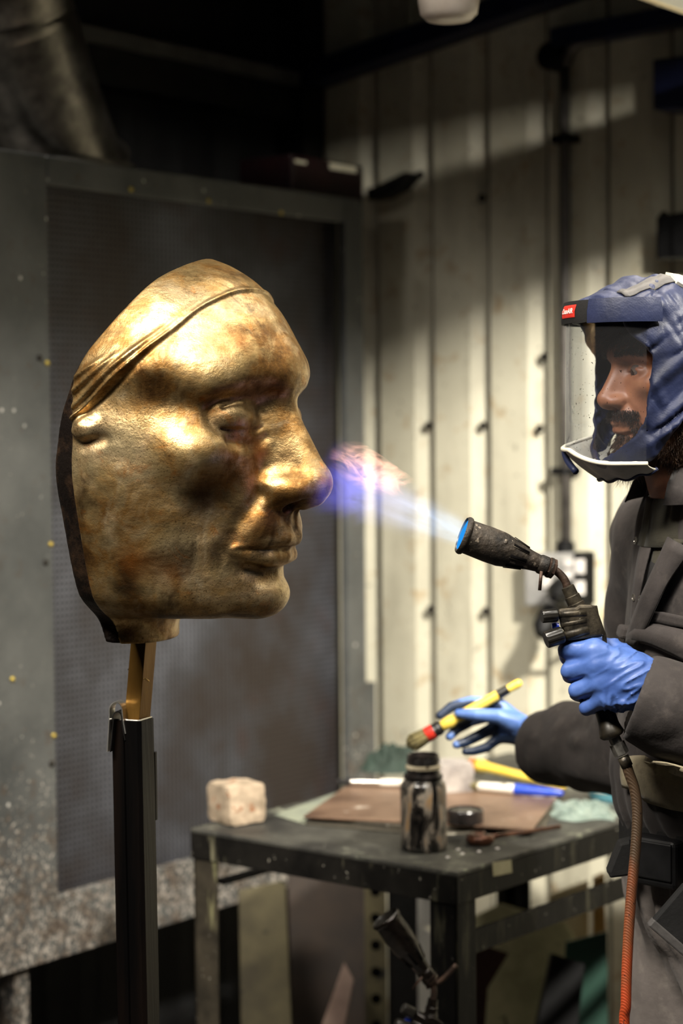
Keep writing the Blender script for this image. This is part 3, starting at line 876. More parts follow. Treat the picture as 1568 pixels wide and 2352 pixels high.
def build_mat_bronze():
    k = NT('patinated_bronze')
    vec = k.coord('Object')
    n1 = k.noise(vec, 8.0, 6, 0.6, 0.5)
    n2 = k.noise(vec, 24.0, 7, 0.66, 0.3)
    n4 = k.noise(vec, 13.0, 5, 0.6, 0.8)
    n3 = k.noise(vec, 420.0, 3, 0.7)
    fib = k.noise(k.coord('Object', scale=(60, 60, 260), rot=(0.5, 0.4, 0)), 1.0, 5, 0.7)
    c = k.ramp(n1, [(0.34, hexc('4a3219')), (0.44, hexc('846236')), (0.54, hexc('ae9160')), (0.66, hexc('cfbc96'))])
    c2 = k.ramp(n2, [(0.36, hexc('2c1b10')), (0.46, hexc('845d2c')), (0.58, hexc('c7ab78'))])
    c = k.mix(0.45, c, c2)
    # heat-browned patches and rubbed pale ones
    c = k.mix(k.math('MULTIPLY', k.ramp(n4, [(0.53, 0.0), (0.66, 1.0)]), 0.72), c, hexc('38220f'))
    c = k.mix(k.math('MULTIPLY', k.ramp(n4, [(0.30, 1.0), (0.42, 0.0)]), 0.40), c, hexc('d9c69f'))
    c = k.mix(k.math('MULTIPLY', k.ramp(k.noise(vec, 17.0, 5, 0.6, 1.2), [(0.60, 0.0), (0.70, 1.0)]), 0.55), c, hexc('a9641c'))
    zone = k.ramp(k.noise(vec, 7.0, 3, 0.5), [(0.45, 0.0), (0.6, 1.0)])
    speck = k.math('MULTIPLY', k.ramp(n3, [(0.34, 1.0), (0.42, 0.0)]), zone)
    c = k.mix(k.math('MULTIPLY', speck, 0.75), c, hexc('22160c'))
    c = k.mix(k.math('MULTIPLY', k.ramp(fib, [(0.35, 1.0), (0.5, 0.0)]), 0.30), c, hexc('2e1f10'))
    # patches browned by the torch, with shade in the hollows painted in
    pa = k.n('ShaderNodeAttribute', attribute_name='patina_shade').outputs['Fac']
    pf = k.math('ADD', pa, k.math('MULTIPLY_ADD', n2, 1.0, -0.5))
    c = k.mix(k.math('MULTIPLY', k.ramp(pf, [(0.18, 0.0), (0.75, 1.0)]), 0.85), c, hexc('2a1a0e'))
    oa = k.n('ShaderNodeAttribute', attribute_name='amber').outputs['Fac']
    c = k.mix(k.math('MULTIPLY', k.ramp(k.math('ADD', oa, k.math('MULTIPLY_ADD', n2, 0.8, -0.4)), [(0.2, 0.0), (0.8, 1.0)]), 0.75), c, hexc('a35a12'))
    rough = k.ramp(n2, [(0.34, 0.56), (0.62, 0.34)])
    b0 = k.bump(k.noise(vec, 38.0, 5, 0.6), 0.22, 0.006)
    b1 = k.n('ShaderNodeBump', ins={'Height': k.noise(vec, 130.0, 6, 0.7), 'Strength': 0.22, 'Distance': 0.003, 'Normal': b0}).outputs[0]
    b2 = k.n('ShaderNodeBump', ins={'Height': n3, 'Strength': 0.2, 'Distance': 0.0015, 'Normal': b1}).outputs[0]
    k.bsdf(**{'Base Color': c, 'Metallic': 0.9, 'Roughness': rough, 'Normal': b2})
    return k.m
M_BRONZE = build_mat_bronze()
M_RIM = pmat('blackened_bronze_rim', hexc('17100c'), hexc('4a3626'), 0.45, 0.7, 30, 0.45, 0.75, 0.4, 150)
M_BRASSBAR = pmat('brown_brass_bar', hexc('6b4a1c'), hexc('8d6a33'), 0.42, 0.85, 25, 0.3, 0.7, 0.1, 300, stretch=(1, 1, 0.2))

def build_sculpture():
    root = thing('face_sculpture', st_w((0, -8.5, -11.4)), 'large golden bronze face with closed eyes and a bathing cap, mounted on a steel post', 'sculpture')
    V, Q = surface_nets(lambda P: st_shell(P, False), (-8.6, -12.6, -12.1), (8.6, 3.0, 10.6), 0.072)
    V = relax(V, Q, 2, 0.45)
    fo = mobj('face', (st_w(V), Q), M_BRONZE, root, smooth=True)
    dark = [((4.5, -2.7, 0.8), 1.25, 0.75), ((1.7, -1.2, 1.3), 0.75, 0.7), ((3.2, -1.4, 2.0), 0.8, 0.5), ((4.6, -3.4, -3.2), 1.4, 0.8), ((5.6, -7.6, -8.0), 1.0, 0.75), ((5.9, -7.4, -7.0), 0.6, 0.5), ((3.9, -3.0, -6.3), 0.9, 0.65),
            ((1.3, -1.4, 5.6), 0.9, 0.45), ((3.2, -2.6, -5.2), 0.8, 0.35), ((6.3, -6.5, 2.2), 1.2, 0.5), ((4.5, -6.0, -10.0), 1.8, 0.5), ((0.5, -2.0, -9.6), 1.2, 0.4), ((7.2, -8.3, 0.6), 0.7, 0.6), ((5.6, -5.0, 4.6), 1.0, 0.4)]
    amber = [((5.9, -6.0, -1.2), 0.75, 0.9), ((2.0, -1.4, -0.8), 0.7, 0.6), ((6.0, -7.0, -6.6), 1.3, 0.5), ((3.6, -2.0, 5.0), 0.9, 0.5), ((2.6, -1.5, -2.6), 0.8, 0.5), ((5.0, -5.0, -7.4), 1.2, 0.4)]
    for nm, ps in (('patina_shade', dark), ('amber', amber)):
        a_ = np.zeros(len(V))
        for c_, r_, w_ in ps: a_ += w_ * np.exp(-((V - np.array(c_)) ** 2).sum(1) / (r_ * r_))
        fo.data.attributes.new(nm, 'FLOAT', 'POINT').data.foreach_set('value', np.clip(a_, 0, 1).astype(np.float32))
    V, Q = surface_nets(lambda P: st_shell(P, True), (-8.6, -12.8, -12.1), (8.6, -3.0, 10.6), 0.10)
    V = relax(V, Q, 1, 0.4)
    tag(mobj('rim', (st_w(V), Q), M_RIM, root, smooth=True), 'dark unpolished bronze edge of the face shell')
    return root
SCULPTURE = build_sculpture()
# ================================================================== steel post under the face
M_POST = pmat('blued_steel_post', hexc('060505'), hexc('1c130e'), 0.36, 0.6, 9, 0.4, 0.75, 0.12, 60, stretch=(3, 3, 0.12))
M_BRIGHT = pmat('bare_bright_steel', hexc('b9b5ad'), hexc('d8d5cf'), 0.28, 0.9, 40)
M_DARKSTRIP = pmat('dark_steel_strip', hexc('1c1b1b'), hexc('343231'), 0.35, 0.8, 25)
M_GOLDNICK = pmat('bright_cut_brass', hexc('d9a54a'), hexc('f0cd86'), 0.3, 0.8, 60)
def build_post():
    D = 2.58
    L = lambda px, py: at(px, py, D)
    # corner edge of the post, towards the camera: x = 320 at the top, 331 at the foot of the frame
    top = L(319, 1657); low = L(333, 2352)
    ax = unit(top - low)
    cell = D / FPX
    ang = math.radians(23)                      # left face looks 23 degrees left of the camera
    a = np.array([-math.cos(ang), math.sin(ang), 0]) * 1.0     # runs left along the left face
    b = np.array([math.sin(ang), math.cos(ang), 0])            # runs back along the right face
    wl = 60 * cell / math.cos(ang); wr = 0.034
    H = top[2]
    foot = top - np.array([0, 0, H]) ; foot[2] = 0
    def ring(z, k):
        c = top + (z - top[2]) / ax[2] * ax
        return c
    root = thing('steel_post', (top[0], top[1] + 0.02, 0), 'tall dark folded steel post that carries the bronze face', 'post')
    t = 0.003
    # left face with a bead pressed along it, right face: a folded channel, open at the back
    prof = [(a * wl + b * 0.020), (a * wl), (a * wl * 0.62), (a * wl * 0.56 + b * 0.0035), (a * wl * 0.50), (a * wl * 0.34 ), (a * wl * 0.05), (b * wl * 0.05), (b * wr * 0.5), (b * wr)]
    cz = [0.004, H]
    rows = []
    for z in (0.008, H * 0.5, H):
        c = ring(z, 0)
        rows.append([np.array([c[0], c[1], z]) + p for p in prof])
    mobj('channel', sheet(rows, -t), M_POST, root)
    c = ring(H, 0)
    mobj('inner_liner', sheet([[np.array([ring(z, 0)[0], ring(z, 0)[1], z]) + p for p in ((a * wl * 0.95 + b * 0.010), (a * wl * 0.05 + b * 0.010), (a * 0.006 + b * wr * 0.95))] for z in (0.01, H - 0.012)], 0.002), M_DARKSTRIP, root)
    # thin bright edge of the cut end
    rim = [c + p + np.array([0, 0, 0.0008]) for p in prof[1:]]
    mobj('cut_edge', tube(rim, 0.0012, 6), M_BRIGHT, root)
    mobj('back_plate', box(ring(H - 0.045, 0) + b * (wr + 0.003) - a * 0.0 - np.array([0, 0, 0.045]) + a * 0.014 - np.array([0, 0, 0.0]), a * 0.018, b * 0.002, (0, 0, 0.045)), M_POST, root)
    mobj('base_plate', box((top[0], top[1] + 0.02, 0.004), (0.16, 0, 0), (0, 0.16, 0), (0, 0, 0.004)), M_POST, root, bevel=0.002)
    # scratched writing down the left face near the corner
    pts = []
    rr = random.Random(4)
    for i in range(46):
        z = H - 0.008 - i * 0.0011
        pts.append(np.array([ring(z, 0)[0], ring(z, 0)[1], z]) + a * (0.0105 + 0.0028 * math.sin(i * 1.9) + 0.0016 * rr.uniform(-1, 1)) - b * 0.0006)
    mobj('scratched_writing', tube(pts, 0.00035, 4), M_GOLDNICK, root)
    # folded strips pushed in behind the left face
    for nm, lab, m, w, py0, r, dx in (('bent_strip', 'shiny bent metal strip hooked over the left side of the dark post', M_BRIGHT, 0.020, 1617, 0.0090, 0.0), ('bent_strip', 'dark bent metal strip under the shiny one, hooked over the post', M_DARKSTRIP, 0.030, 1637, 0.0062, 0.0025)):
        o0 = L(264 + (4 if r < 0.008 else 0), py0 + r / cell, )
        X = np.array([1.0, 0, 0]); Z = np.array([0, 0, 1.0])
        path = [o0 + X * r + Z * -0.030 + X * 0.004, o0 + X * (r + 0.001) - Z * 0.012]
        path += [o0 + X * r * math.cos(th) + Z * r * 1.3 * math.sin(th) for th in np.linspace(0.1, math.pi - 0.1, 9)]
        zb = L(243, 1728)[2]
        lft = L(243 if r > 0.008 else 250, 1728)
        path += [o0 - X * r - Z * 0.006, np.array([lft[0], o0[1], zb])]
        y = np.array([0.25, 1.0, 0]); y /= np.linalg.norm(y)
        sh = sheet([[p + y * 0.002, p + y * (0.002 + w)] for p in path], 0.0014)
        tag(mobj(nm, sh, m), lab, 'metal strip', 'bent strips on the post')
    return ax, a, b, ring
POST_AX, POST_A, POST_B, POST_RING = build_post()
def build_bar():
    """square brass bar that joins the face to the post; leans a little"""
    D = 2.588
    cell = D / FPX
    t0 = at(334, 1478, D); t1 = at(318, 1668, D)
    ax = unit(t0 - t1)
    a = np.array([-math.cos(0.42), math.sin(0.42), 0]); b = np.array([math.sin(0.42), math.cos(0.42), 0])
    wl = 36 * cell / math.cos(0.42); wr = 22 * cell / math.sin(0.42)
    wr = min(wr, 0.030)
    c0 = t0 + ax * 0.02; c1 = t1 - ax * 0.012
    def slots(z0, z1):
        pass
    V, F = [], []
    for c in (c1, c0):
        V += [c, c + a * wl, c + a * wl + b * wr, c + b * wr]
    F = [(0, 1, 5, 4), (1, 2, 6, 5), (2, 3, 7, 6), (3, 0, 4, 7), (3, 2, 1, 0), (4, 5, 6, 7)]
    V = np.array(V)
    if np.dot(np.cross(V[1] - V[0], V[5] - V[0]), -b) < 0: F = [tuple(reversed(f)) for f in F]
    o = mobj('mounting_bar', (V, F), M_BRASSBAR, SCULPTURE, bevel=0.0008)
    # saw cuts at the bar's edges and a bright burr on the corner
    def cut(px, py, qx, qy, r=0.0012):
        p = at(px, py, D); q = at(qx, qy, D)
        e = -b * 0.0004
        p = on_plane(px, py, t0 + e, b); q = on_plane(qx, qy, t0 + e, b)
        return tube([p, q], r, 8)
    mobj('saw_cut', cut(294, 1537, 307, 1544), M_BLACKSTEEL, o)
    mobj('saw_cut', cut(288, 1631, 300, 1623), M_BLACKSTEEL, o)
    p = [on_plane(311, 1581, t0 - b * 0.0006, b), on_plane(321, 1569, t0 - b * 0.0008, b), on_plane(331, 1559, t0 - b * 0.0012, b)]
    q = p[2] + b * 0.006 - np.array([0, 0, 0.004]) + np.array([0.0032, 0, 0])
    mobj('burr', tube(smooth_path(p + [q], 12), 0.0011, 8), M_GOLDNICK, o, smooth=True)
build_bar()

# ================================================================== work table
TZ = 0.85
C_ = on_z(1049, 2004, TZ); L_ = on_z(436, 1902, TZ)
E1 = unit(L_ - C_); WID = np.linalg.norm(L_ - C_)
_r = on_z(1436, 1884, TZ)
E2 = unit(np.array([-E1[1], E1[0], 0]) * np.sign(np.dot(np.array([-E1[1], E1[0], 0]), _r - C_)))
LEN = 0.98
def tp(u, v, z=TZ):
    """point of the table top: u along the left-front edge from the near corner, v along the right edge"""
    p = C_ + E1 * u + E2 * v
    return np.array([p[0], p[1], z])
def tbox(u0, u1, v0, v1, z0, z1):
    return box(tp((u0 + u1) / 2, (v0 + v1) / 2, (z0 + z1) / 2), E1 * (u1 - u0) / 2, E2 * (v1 - v0) / 2, (0, 0, (z1 - z0) / 2))
def table_mat(name, base, base2, splash, amt, runs=True):
    k = NT(name)
    v = k.coord('Object')
    c = k.ramp(k.noise(v, 11, 6, 0.62), [(0.36, base), (0.66, base2)])
    vs = k.coord('Object', scale=(1, 1, 0.14) if runs else None)
    sp = k.noise(vs, 48, 4, 0.6)
    pick = k.noise(v, 5.5, 3, 0.5)
    f = k.math('MULTIPLY', k.ramp(sp, [(0.55, 0.0), (0.66, 1.0)]), k.ramp(pick, [(0.46, 0.0), (0.60, 1.0)]))
    c = k.mix(k.math('MULTIPLY', f, amt), c, splash)
    dots = k.ramp(k.noise(v, 120, 3, 0.5), [(0.70, 0.0), (0.74, 1.0)])
    c = k.mix(k.math('MULTIPLY', dots, amt), c, hexc('b7b2a4'))
    k.bsdf(**{'Base Color': c, 'Roughness': 0.5, 'Metallic': 0.1, 'Specular IOR Level': 0.22, 'Normal': k.bump(sp, 0.25, 0.003)})
    return k.m
M_TABLE = table_mat('black_splashed_steel', hexc('0c0b0a'), hexc('1e1c19'), hexc('86826a'), 0.8)
M_TABLEDK = table_mat('shaded_table_steel', hexc('070606'), hexc('121110'), hexc('5d5a48'), 0.35)  # darker copy of the table steel, shade on the right side painted in
M_TOP = table_mat('stained_steel_top', hexc('2e2d2b'), hexc('4d4c46'), hexc('8f927f'), 0.7, False)
M_LEGL = table_mat('splashed_leg', hexc('26231e'), hexc('474136'), hexc('9d9a72'), 0.95)
M_BROWNSTEEL = pmat('brown_grey_steel', hexc('3a3029'), hexc('54473b'), 0.5, 0.3, 9, c3=hexc('8a8272'), s3=60, t3=0.7)
table = thing('work_table', tp(WID / 2, LEN / 2, 0), 'splattered black steel work table in front of the worker', 'table')
mobj('table_top', tbox(0, WID, 0, LEN, TZ - 0.008, TZ), M_TOP, table, bevel=0.002)
AZ = TZ - 0.052
mobj('apron', tbox(0.0, WID, 0.001, 0.007, AZ, TZ - 0.008), M_TABLE, table, bevel=0.001)
mobj('apron', tbox(0.001, 0.007, 0.0, LEN, AZ, TZ - 0.0085), M_TABLEDK, table, bevel=0.001)
mobj('apron', tbox(WID - 0.007, WID - 0.001, 0.007, LEN, AZ, TZ - 0.008), M_TABLE, table)
mobj('apron', tbox(0.007, WID - 0.007, LEN - 0.007, LEN - 0.001, AZ, TZ - 0.008), M_TABLE, table)
def angle_leg(u, v, su, sv, mat, w=0.052):
    g = merge(tbox(min(u, u + su * w), max(u, u + su * w), min(v, v + sv * 0.006), max(v, v + sv * 0.006), 0.0, AZ),
              tbox(min(u, u + su * 0.006), max(u, u + su * 0.006), min(v, v + sv * w), max(v, v + sv * w), 0.0, AZ))
    return mobj('leg', g, mat, table, bevel=0.001)
angle_leg(0.004, 0.004, 1, 1, M_TABLEDK)
angle_leg(WID - 0.004, 0.004, -1, 1, M_LEGL)
angle_leg(0.004, LEN - 0.004, 1, -1, M_BROWNSTEEL)
angle_leg(WID - 0.004, LEN - 0.004, -1, -1, M_TABLE)
mobj('brace', tbox(WID - 0.034, WID - 0.008, 0.05, LEN - 0.05, AZ - 0.052, AZ - 0.046), M_TABLE, table)
mobj('brace', tbox(0.010, 0.016, 0.03, LEN - 0.05, AZ - 0.090, AZ - 0.052), M_TABLEDK, table)
_p = on_plane(1132, 1990, C_ - E1 * 0.0, E1); 
def on_right(px, py): return on_plane(px, py, C_ + E1 * 0.0008, E1)
M_TAPE = pmat('masking_tape', hexc('9f9978'), hexc('b5ae8c'), 0.7, 0, 20, bump=0.2, bscale=70)
tape = [on_right(x, y) for x, y in ((1130, 1981), (1173, 1974), (1175, 2004), (1132, 2013))]
mobj('tape', prism(tape, -E1, 0.0009), M_TAPE, table)

# ------------------------------------------------------------------ on the table
def rough_block(c, X, Y, h, seed, amp=0.004, n=7, tilt=0.0):
    """a stone block: subdivided box with knocked-off edges and a broken skin"""
    rg = np.random.default_rng(seed)
    bm_v, F = [], []
    idx = {}
    def vid(i, j, k):
        key = (i, j, k)
        if key not in idx:
            q = np.array([i, j, k]) / n * 2 - 1
            r = np.abs(q)
            rr = q * (1 - 0.045 * ((r > 0.99).sum() - 1) - 0.02 * (r.sum() - 1) / 2)
            idx[key] = len(bm_v)
            bm_v.append(rr + rg.normal(0, amp / 0.03, 3) * 0.16)
        return idx[key]
    for ax in range(3):
        for s in (0, n):
            for i in range(n):
                for j in range(n):
                    def mk(a, b2):
                        t = [0, 0, 0]; t[ax] = s; t[(ax + 1) % 3] = a; t[(ax + 2) % 3] = b2
                        return vid(*t)
                    f = (mk(i, j), mk(i + 1, j), mk(i + 1, j + 1), mk(i, j + 1))
                    F.append(f if s else f[::-1])
    V = np.array(bm_v)
    zt = 1 + tilt * V[:, 0] * 0.5
    P = np.asarray(c) + V[:, :1] * X + V[:, 1:2] * Y + ((V[:, 2:3] + 1) * 0.5 * h) * np.array([0, 0, 1.0])
    P[:, 2] = np.maximum(P[:, 2], c[2])
    return P, F
M_STONE = pmat('chipped_plaster_block', hexc('776a57'), hexc('b8a48c'), 0.85, 0, 22, 0.33, 0.64, 0.6, 55, hexc('8d5f3f'), 38, 0.60, bdist=0.004)
M_STONE2 = pmat('grey_pumice_block', hexc('6d6764'), hexc('b3aba3'), 0.85, 0, 16, 0.35, 0.68, 0.5, 70)
_b0 = on_z(533, 1905, TZ)
_X = unit(on_z(612, 1896, TZ) - _b0) * 0.034; _Y = np.array([-_X[1], _X[0], 0]) * 1.25
if _Y[1] < 0: _Y = -_Y
_X2 = np.array([0.032, 0.006, 0]); _a = math.radians(30)
def block(px, py, wx, wy, h, deg, seed, **kw):
    p = on_z(px, py, TZ)
    c, s = math.cos(math.radians(deg)), math.sin(math.radians(deg))
    return rough_block(p + np.array([0, wy / 2, 0.0005]), np.array([c, s, 0]) * wx / 2, np.array([-s, c, 0]) * wy / 2, h, seed, **kw)
tag(mobj('stone_block', block(540, 1898, 0.076, 0.085, 0.070, 33, 3, tilt=-0.10), M_STONE, smooth=True, sharp=35), 'chipped beige stone block on the left end of the table', 'block')
tag(mobj('stone_block', block(1042, 1838, 0.066, 0.07, 0.068, 12, 5), M_STONE2, smooth=True, sharp=35), 'grey pumice block standing behind the black jar', 'block')

# stacked plates
M_RUST = pmat('rusty_steel_sheet', hexc('5a4436'), hexc('8a705c'), 0.45, 0.35, 7, 0.34, 0.66, 0.15, 60, hexc('c0b3a4'), 12, 0.66)
M_OLIVE = pmat('dull_steel_sheet', hexc('3d3a33'), hexc('5c564a'), 0.5, 0.4, 9, c3=hexc('9c9688'), s3=14, t3=0.64)
M_PALESHEET = pmat('pale_green_sheet', hexc('70756a'), hexc('92967f'), 0.6, 0, 8, 0.35, 0.7)
def plate(name, pts, z, t, mat, label):
    return tag(mobj(name, prism([on_z(x, y, z) for x, y in pts], (0, 0, 1), t), mat, bevel=0.0006, seg=1), label, 'metal plate', 'plates stacked on the table')
plate('steel_plate', [(700, 1895), (1000, 1922), (1250, 1903), (1290, 1826), (1010, 1815), (792, 1816)], TZ + 0.0005, 0.003, M_OLIVE, 'dark steel plate, lowest of the stack on the table')
plate('steel_plate', [(716, 1882), (930, 1906), (1226, 1906), (1288, 1832), (1100, 1813), (812, 1806)], TZ + 0.004, 0.006, M_OLIVE, 'dull grey plate in the middle of the stack on the table')
plate('rusty_plate', [(697, 1879), (960, 1893), (1222, 1909), (1284, 1829), (1100, 1801), (813, 1797)], TZ + 0.0105, 0.004, M_RUST, 'brown rusty steel plate lying on top of the plate stack')
plate('pale_sheet', [(628, 1872), (700, 1893), (706, 1880), (800, 1813), (752, 1828)], TZ + 0.0003, 0.0012, M_PALESHEET, 'pale green sheet between the beige block and the plates')
PZ = TZ + 0.0146
ZJ = TZ + 0.0005

# jar
def jar_mat():
    k = NT('dripping_dark_jar')
    v = k.coord('Object', scale=(1, 1, 0.30))
    n = k.noise(v, 55, 5, 0.6, 0.6)
    c = k.ramp(n, [(0.38, hexc('0d0c0b')), (0.50, hexc('2a2622')), (0.58, hexc('7d7468')), (0.70, hexc('8d6a3c'))])
    k.bsdf(**{'Base Color': c, 'Roughness': k.ramp(n, [(0.4, 0.12), (0.6, 0.4)]), 'Specular IOR Level': 0.7, 'Normal': k.bump(n, 0.3, 0.003)})
    return k.m
M_JAR = jar_mat()
M_JARTOP = pmat('black_plastic_neck', hexc('141211'), hexc('2c2725'), 0.25, 0, 40)
M_RING = pmat('ivory_tamper_ring', hexc('a99d83'), hexc('cfc4a8'), 0.4, 0, 40, c3=hexc('3a2c1c'), s3=80, t3=0.6)
def build_jar():
    b = on_z(975, 1962, TZ); b[2] = TZ
    c = b + np.array([0, 0.036, 0])
    s = c[1] / FPX
    R = 53 * s
    root = thing('chemical_jar', c, 'open dark jar streaked with drips, standing at the front of the table', 'jar')
    h = 0.158
    def sq(th, r):
        k = (abs(math.cos(th)) ** 5 + abs(math.sin(th)) ** 5) ** (-1 / 5)
        return r * (0.35 + 0.65 * k) / 1.0
    n = 40; rows = []
    prof = [(0, 0.90, 1), (0.004, 0.97, 1), (0.012, 1.0, 1), (0.018, 0.97, 1), (0.085, 0.97, 1), (0.118, 0.98, 0.8), (0.128, 0.94, 0.5), (0.133, 0.84, 0.2), (0.136, 0.78, 0)]
    for z, r, q in prof:
        z *= 0.86
        rows.append([c + np.array([math.cos(t + 0.5) * R * r * (1 + (sq(t, 1) - 1) * 0.35 * q) , math.sin(t + 0.5) * R * r * (1 + (sq(t, 1) - 1) * 0.35 * q), z]) for t in np.linspace(0, 2 * math.pi, n, endpoint=False)])
    V = np.array(rows).reshape(-1, 3); m = len(prof)
    F = [(i * n + k, i * n + (k + 1) % n, (i + 1) * n + (k + 1) % n, (i + 1) * n + k) for i in range(m - 1) for k in range(n)] + [tuple(range(n - 1, -1, -1))]
    mobj('jar_body', (V, F), M_JAR, root, smooth=True, sharp=50)
    z0 = 0.1155
    up = (0, 0, 1)
    mobj('jar_neck', lathe([(z0, 0.80 * R), (z0 + .003, 0.86 * R), (z0 + .008, 0.86 * R), (z0 + .010, 0.74 * R), (z0 + .014, 0.74 * R), (z0 + .0145, 0.70 * R), (z0 + .036, 0.68 * R), (z0 + .038, 0.70 * R), (z0 + .041, 0.70 * R), (z0 + .042, 0.66 * R), (z0 + .041, 0.60 * R), (z0 + .010, 0.58 * R)], c, up, 36, caps=False), M_JARTOP, root, smooth=True, sharp=45)
    mobj('tamper_ring', lathe([(z0 + .018, 0.70 * R), (z0 + .0185, 0.765 * R), (z0 + .0235, 0.765 * R), (z0 + .025, 0.70 * R)], c, up, 36), M_RING, root, smooth=True, sharp=45)
    mobj('thread', merge(*[tube([c + np.array([math.cos(t) * R * 0.715, math.sin(t) * R * 0.715, z0 + zz + 0.002 * t / 6.28]) for t in np.linspace(0, 6.28, 30)], 0.0013, 6) for zz in (.028, .033)]), M_JARTOP, root, smooth=True)
    mobj('liquid', lathe([(z0 - 0.02, 0.57 * R), (z0 - 0.019, 0.57 * R)], c, up, 30), M_JARTOP, root)
build_jar()
def build_lid():
    b = on_z(1070, 1896, PZ)
    c = b + np.array([0, 0.028, 0]); c[2] = PZ + 0.0003
    R = 42 / FPX * c[1]
    n = 60
    root = thing('jar_lid', c, 'black ribbed screw lid lying beside the jar on the rusty plate', 'lid')
    rows = []
    prof = [(0, 1.0), (0.020, 1.0), (0.0225, 0.96), (0.0232, 0.9), (0.0205, 0.88), (0.0203, 0.02)]
    for z, r in prof:
        rows.append([c + np.array([math.cos(t) * R * r * (1 + (0.018 if (i % 2 and r > 0.99) else 0)), math.sin(t) * R * r * (1 + (0.018 if (i % 2 and r > 0.99) else 0)), z]) for i, t in enumerate(np.linspace(0, 2 * math.pi, n, endpoint=False))])
    V = np.array(rows).reshape(-1, 3); m = len(prof)
    F = [(i * n + k, i * n + (k + 1) % n, (i + 1) * n + (k + 1) % n, (i + 1) * n + k) for i in range(m - 1) for k in range(n)] + [tuple(range(n - 1, -1, -1)), tuple((m - 1) * n + k for k in range(n))]
    mobj('cap_shell', (V, F), M_JARTOP, root, smooth=True, sharp=30)
    mobj('disc_recess', lathe([(0.0203, 0.80 * R), (0.0212, 0.80 * R), (0.0214, 0.77 * R), (0.0206, 0.74 * R)], c, (0, 0, 1), 30), M_JARTOP, root)
build_lid()

# brushes
M_YEL = pmat('yellow_lacquered_handle', hexc('e2bf45'), hexc('f0d05c'), 0.3, 0, 20, c3=hexc('8d6f2a'), s3=50, t3=0.68)
M_BLKBAND = pmat('black_band', hexc('121110'), hexc('1f1c1a'), 0.4)
M_RED = pmat('red_thread_binding', hexc('c8241a'), hexc('dd3a26'), 0.5, 0, 60)
M_BRISTLE = pmat('olive_bristles', hexc('4b4426'), hexc('7d7145'), 0.7, 0, 120, stretch=(1, 1, 1))
M_BLUE = pmat('blue_lacquered_handle', hexc('12329a'), hexc('2447b8'), 0.3, 0, 20)
M_ORANGE = pmat('orange_ferrule', hexc('d8541c'), hexc('ea6f2c'), 0.4, 0, 20)
M_WHITEH = pmat('white_handle', hexc('c9c2b4'), hexc('e5dfd2'), 0.4, 0, 20, c3=hexc('8d8473'), s3=30, t3=0.64)
M_SILVER = pmat('tin_ferrule', hexc('a9a49b'), hexc('d0ccc4'), 0.25, 0.9, 30)
def bristles(p, d, r0, r1, L, n, seed, mat, parent):
    rg = random.Random(seed)
    a, b, d = frame(d)
    parts = []
    for i in range(n):
        t = rg.uniform(0, 2 * math.pi); q = math.sqrt(rg.random())
        e0 = p + (a * math.cos(t) + b * math.sin(t)) * q * r0
        e1 = p + (a * math.cos(t) + b * math.sin(t)) * q * r1 + d * L * (1 - 0.25 * q * q) * rg.uniform(0.88, 1.0)
        parts.append(tube([e0, (e0 + e1) / 2 + d * L * 0.02, e1], [0.0011, 0.0012, 0.0004], 4))
    parts.append(lathe([(0, r0 * 0.98), (L * 0.5, (r0 + r1) / 2 * 0.95), (L * 0.78, r1 * 0.8)], p, d, 14))
    o = mobj('bristles', merge(*parts), mat, parent)
    o['kind'] = 'stuff'
    return o
def lathe_px(stops, p0, p1):
    """profile given in fractions of p0..p1"""
    L = np.linalg.norm(np.asarray(p1) - p0); d = unit(np.asarray(p1) - p0)
    return [(t * L, r) for t, r in stops], np.asarray(p0), d
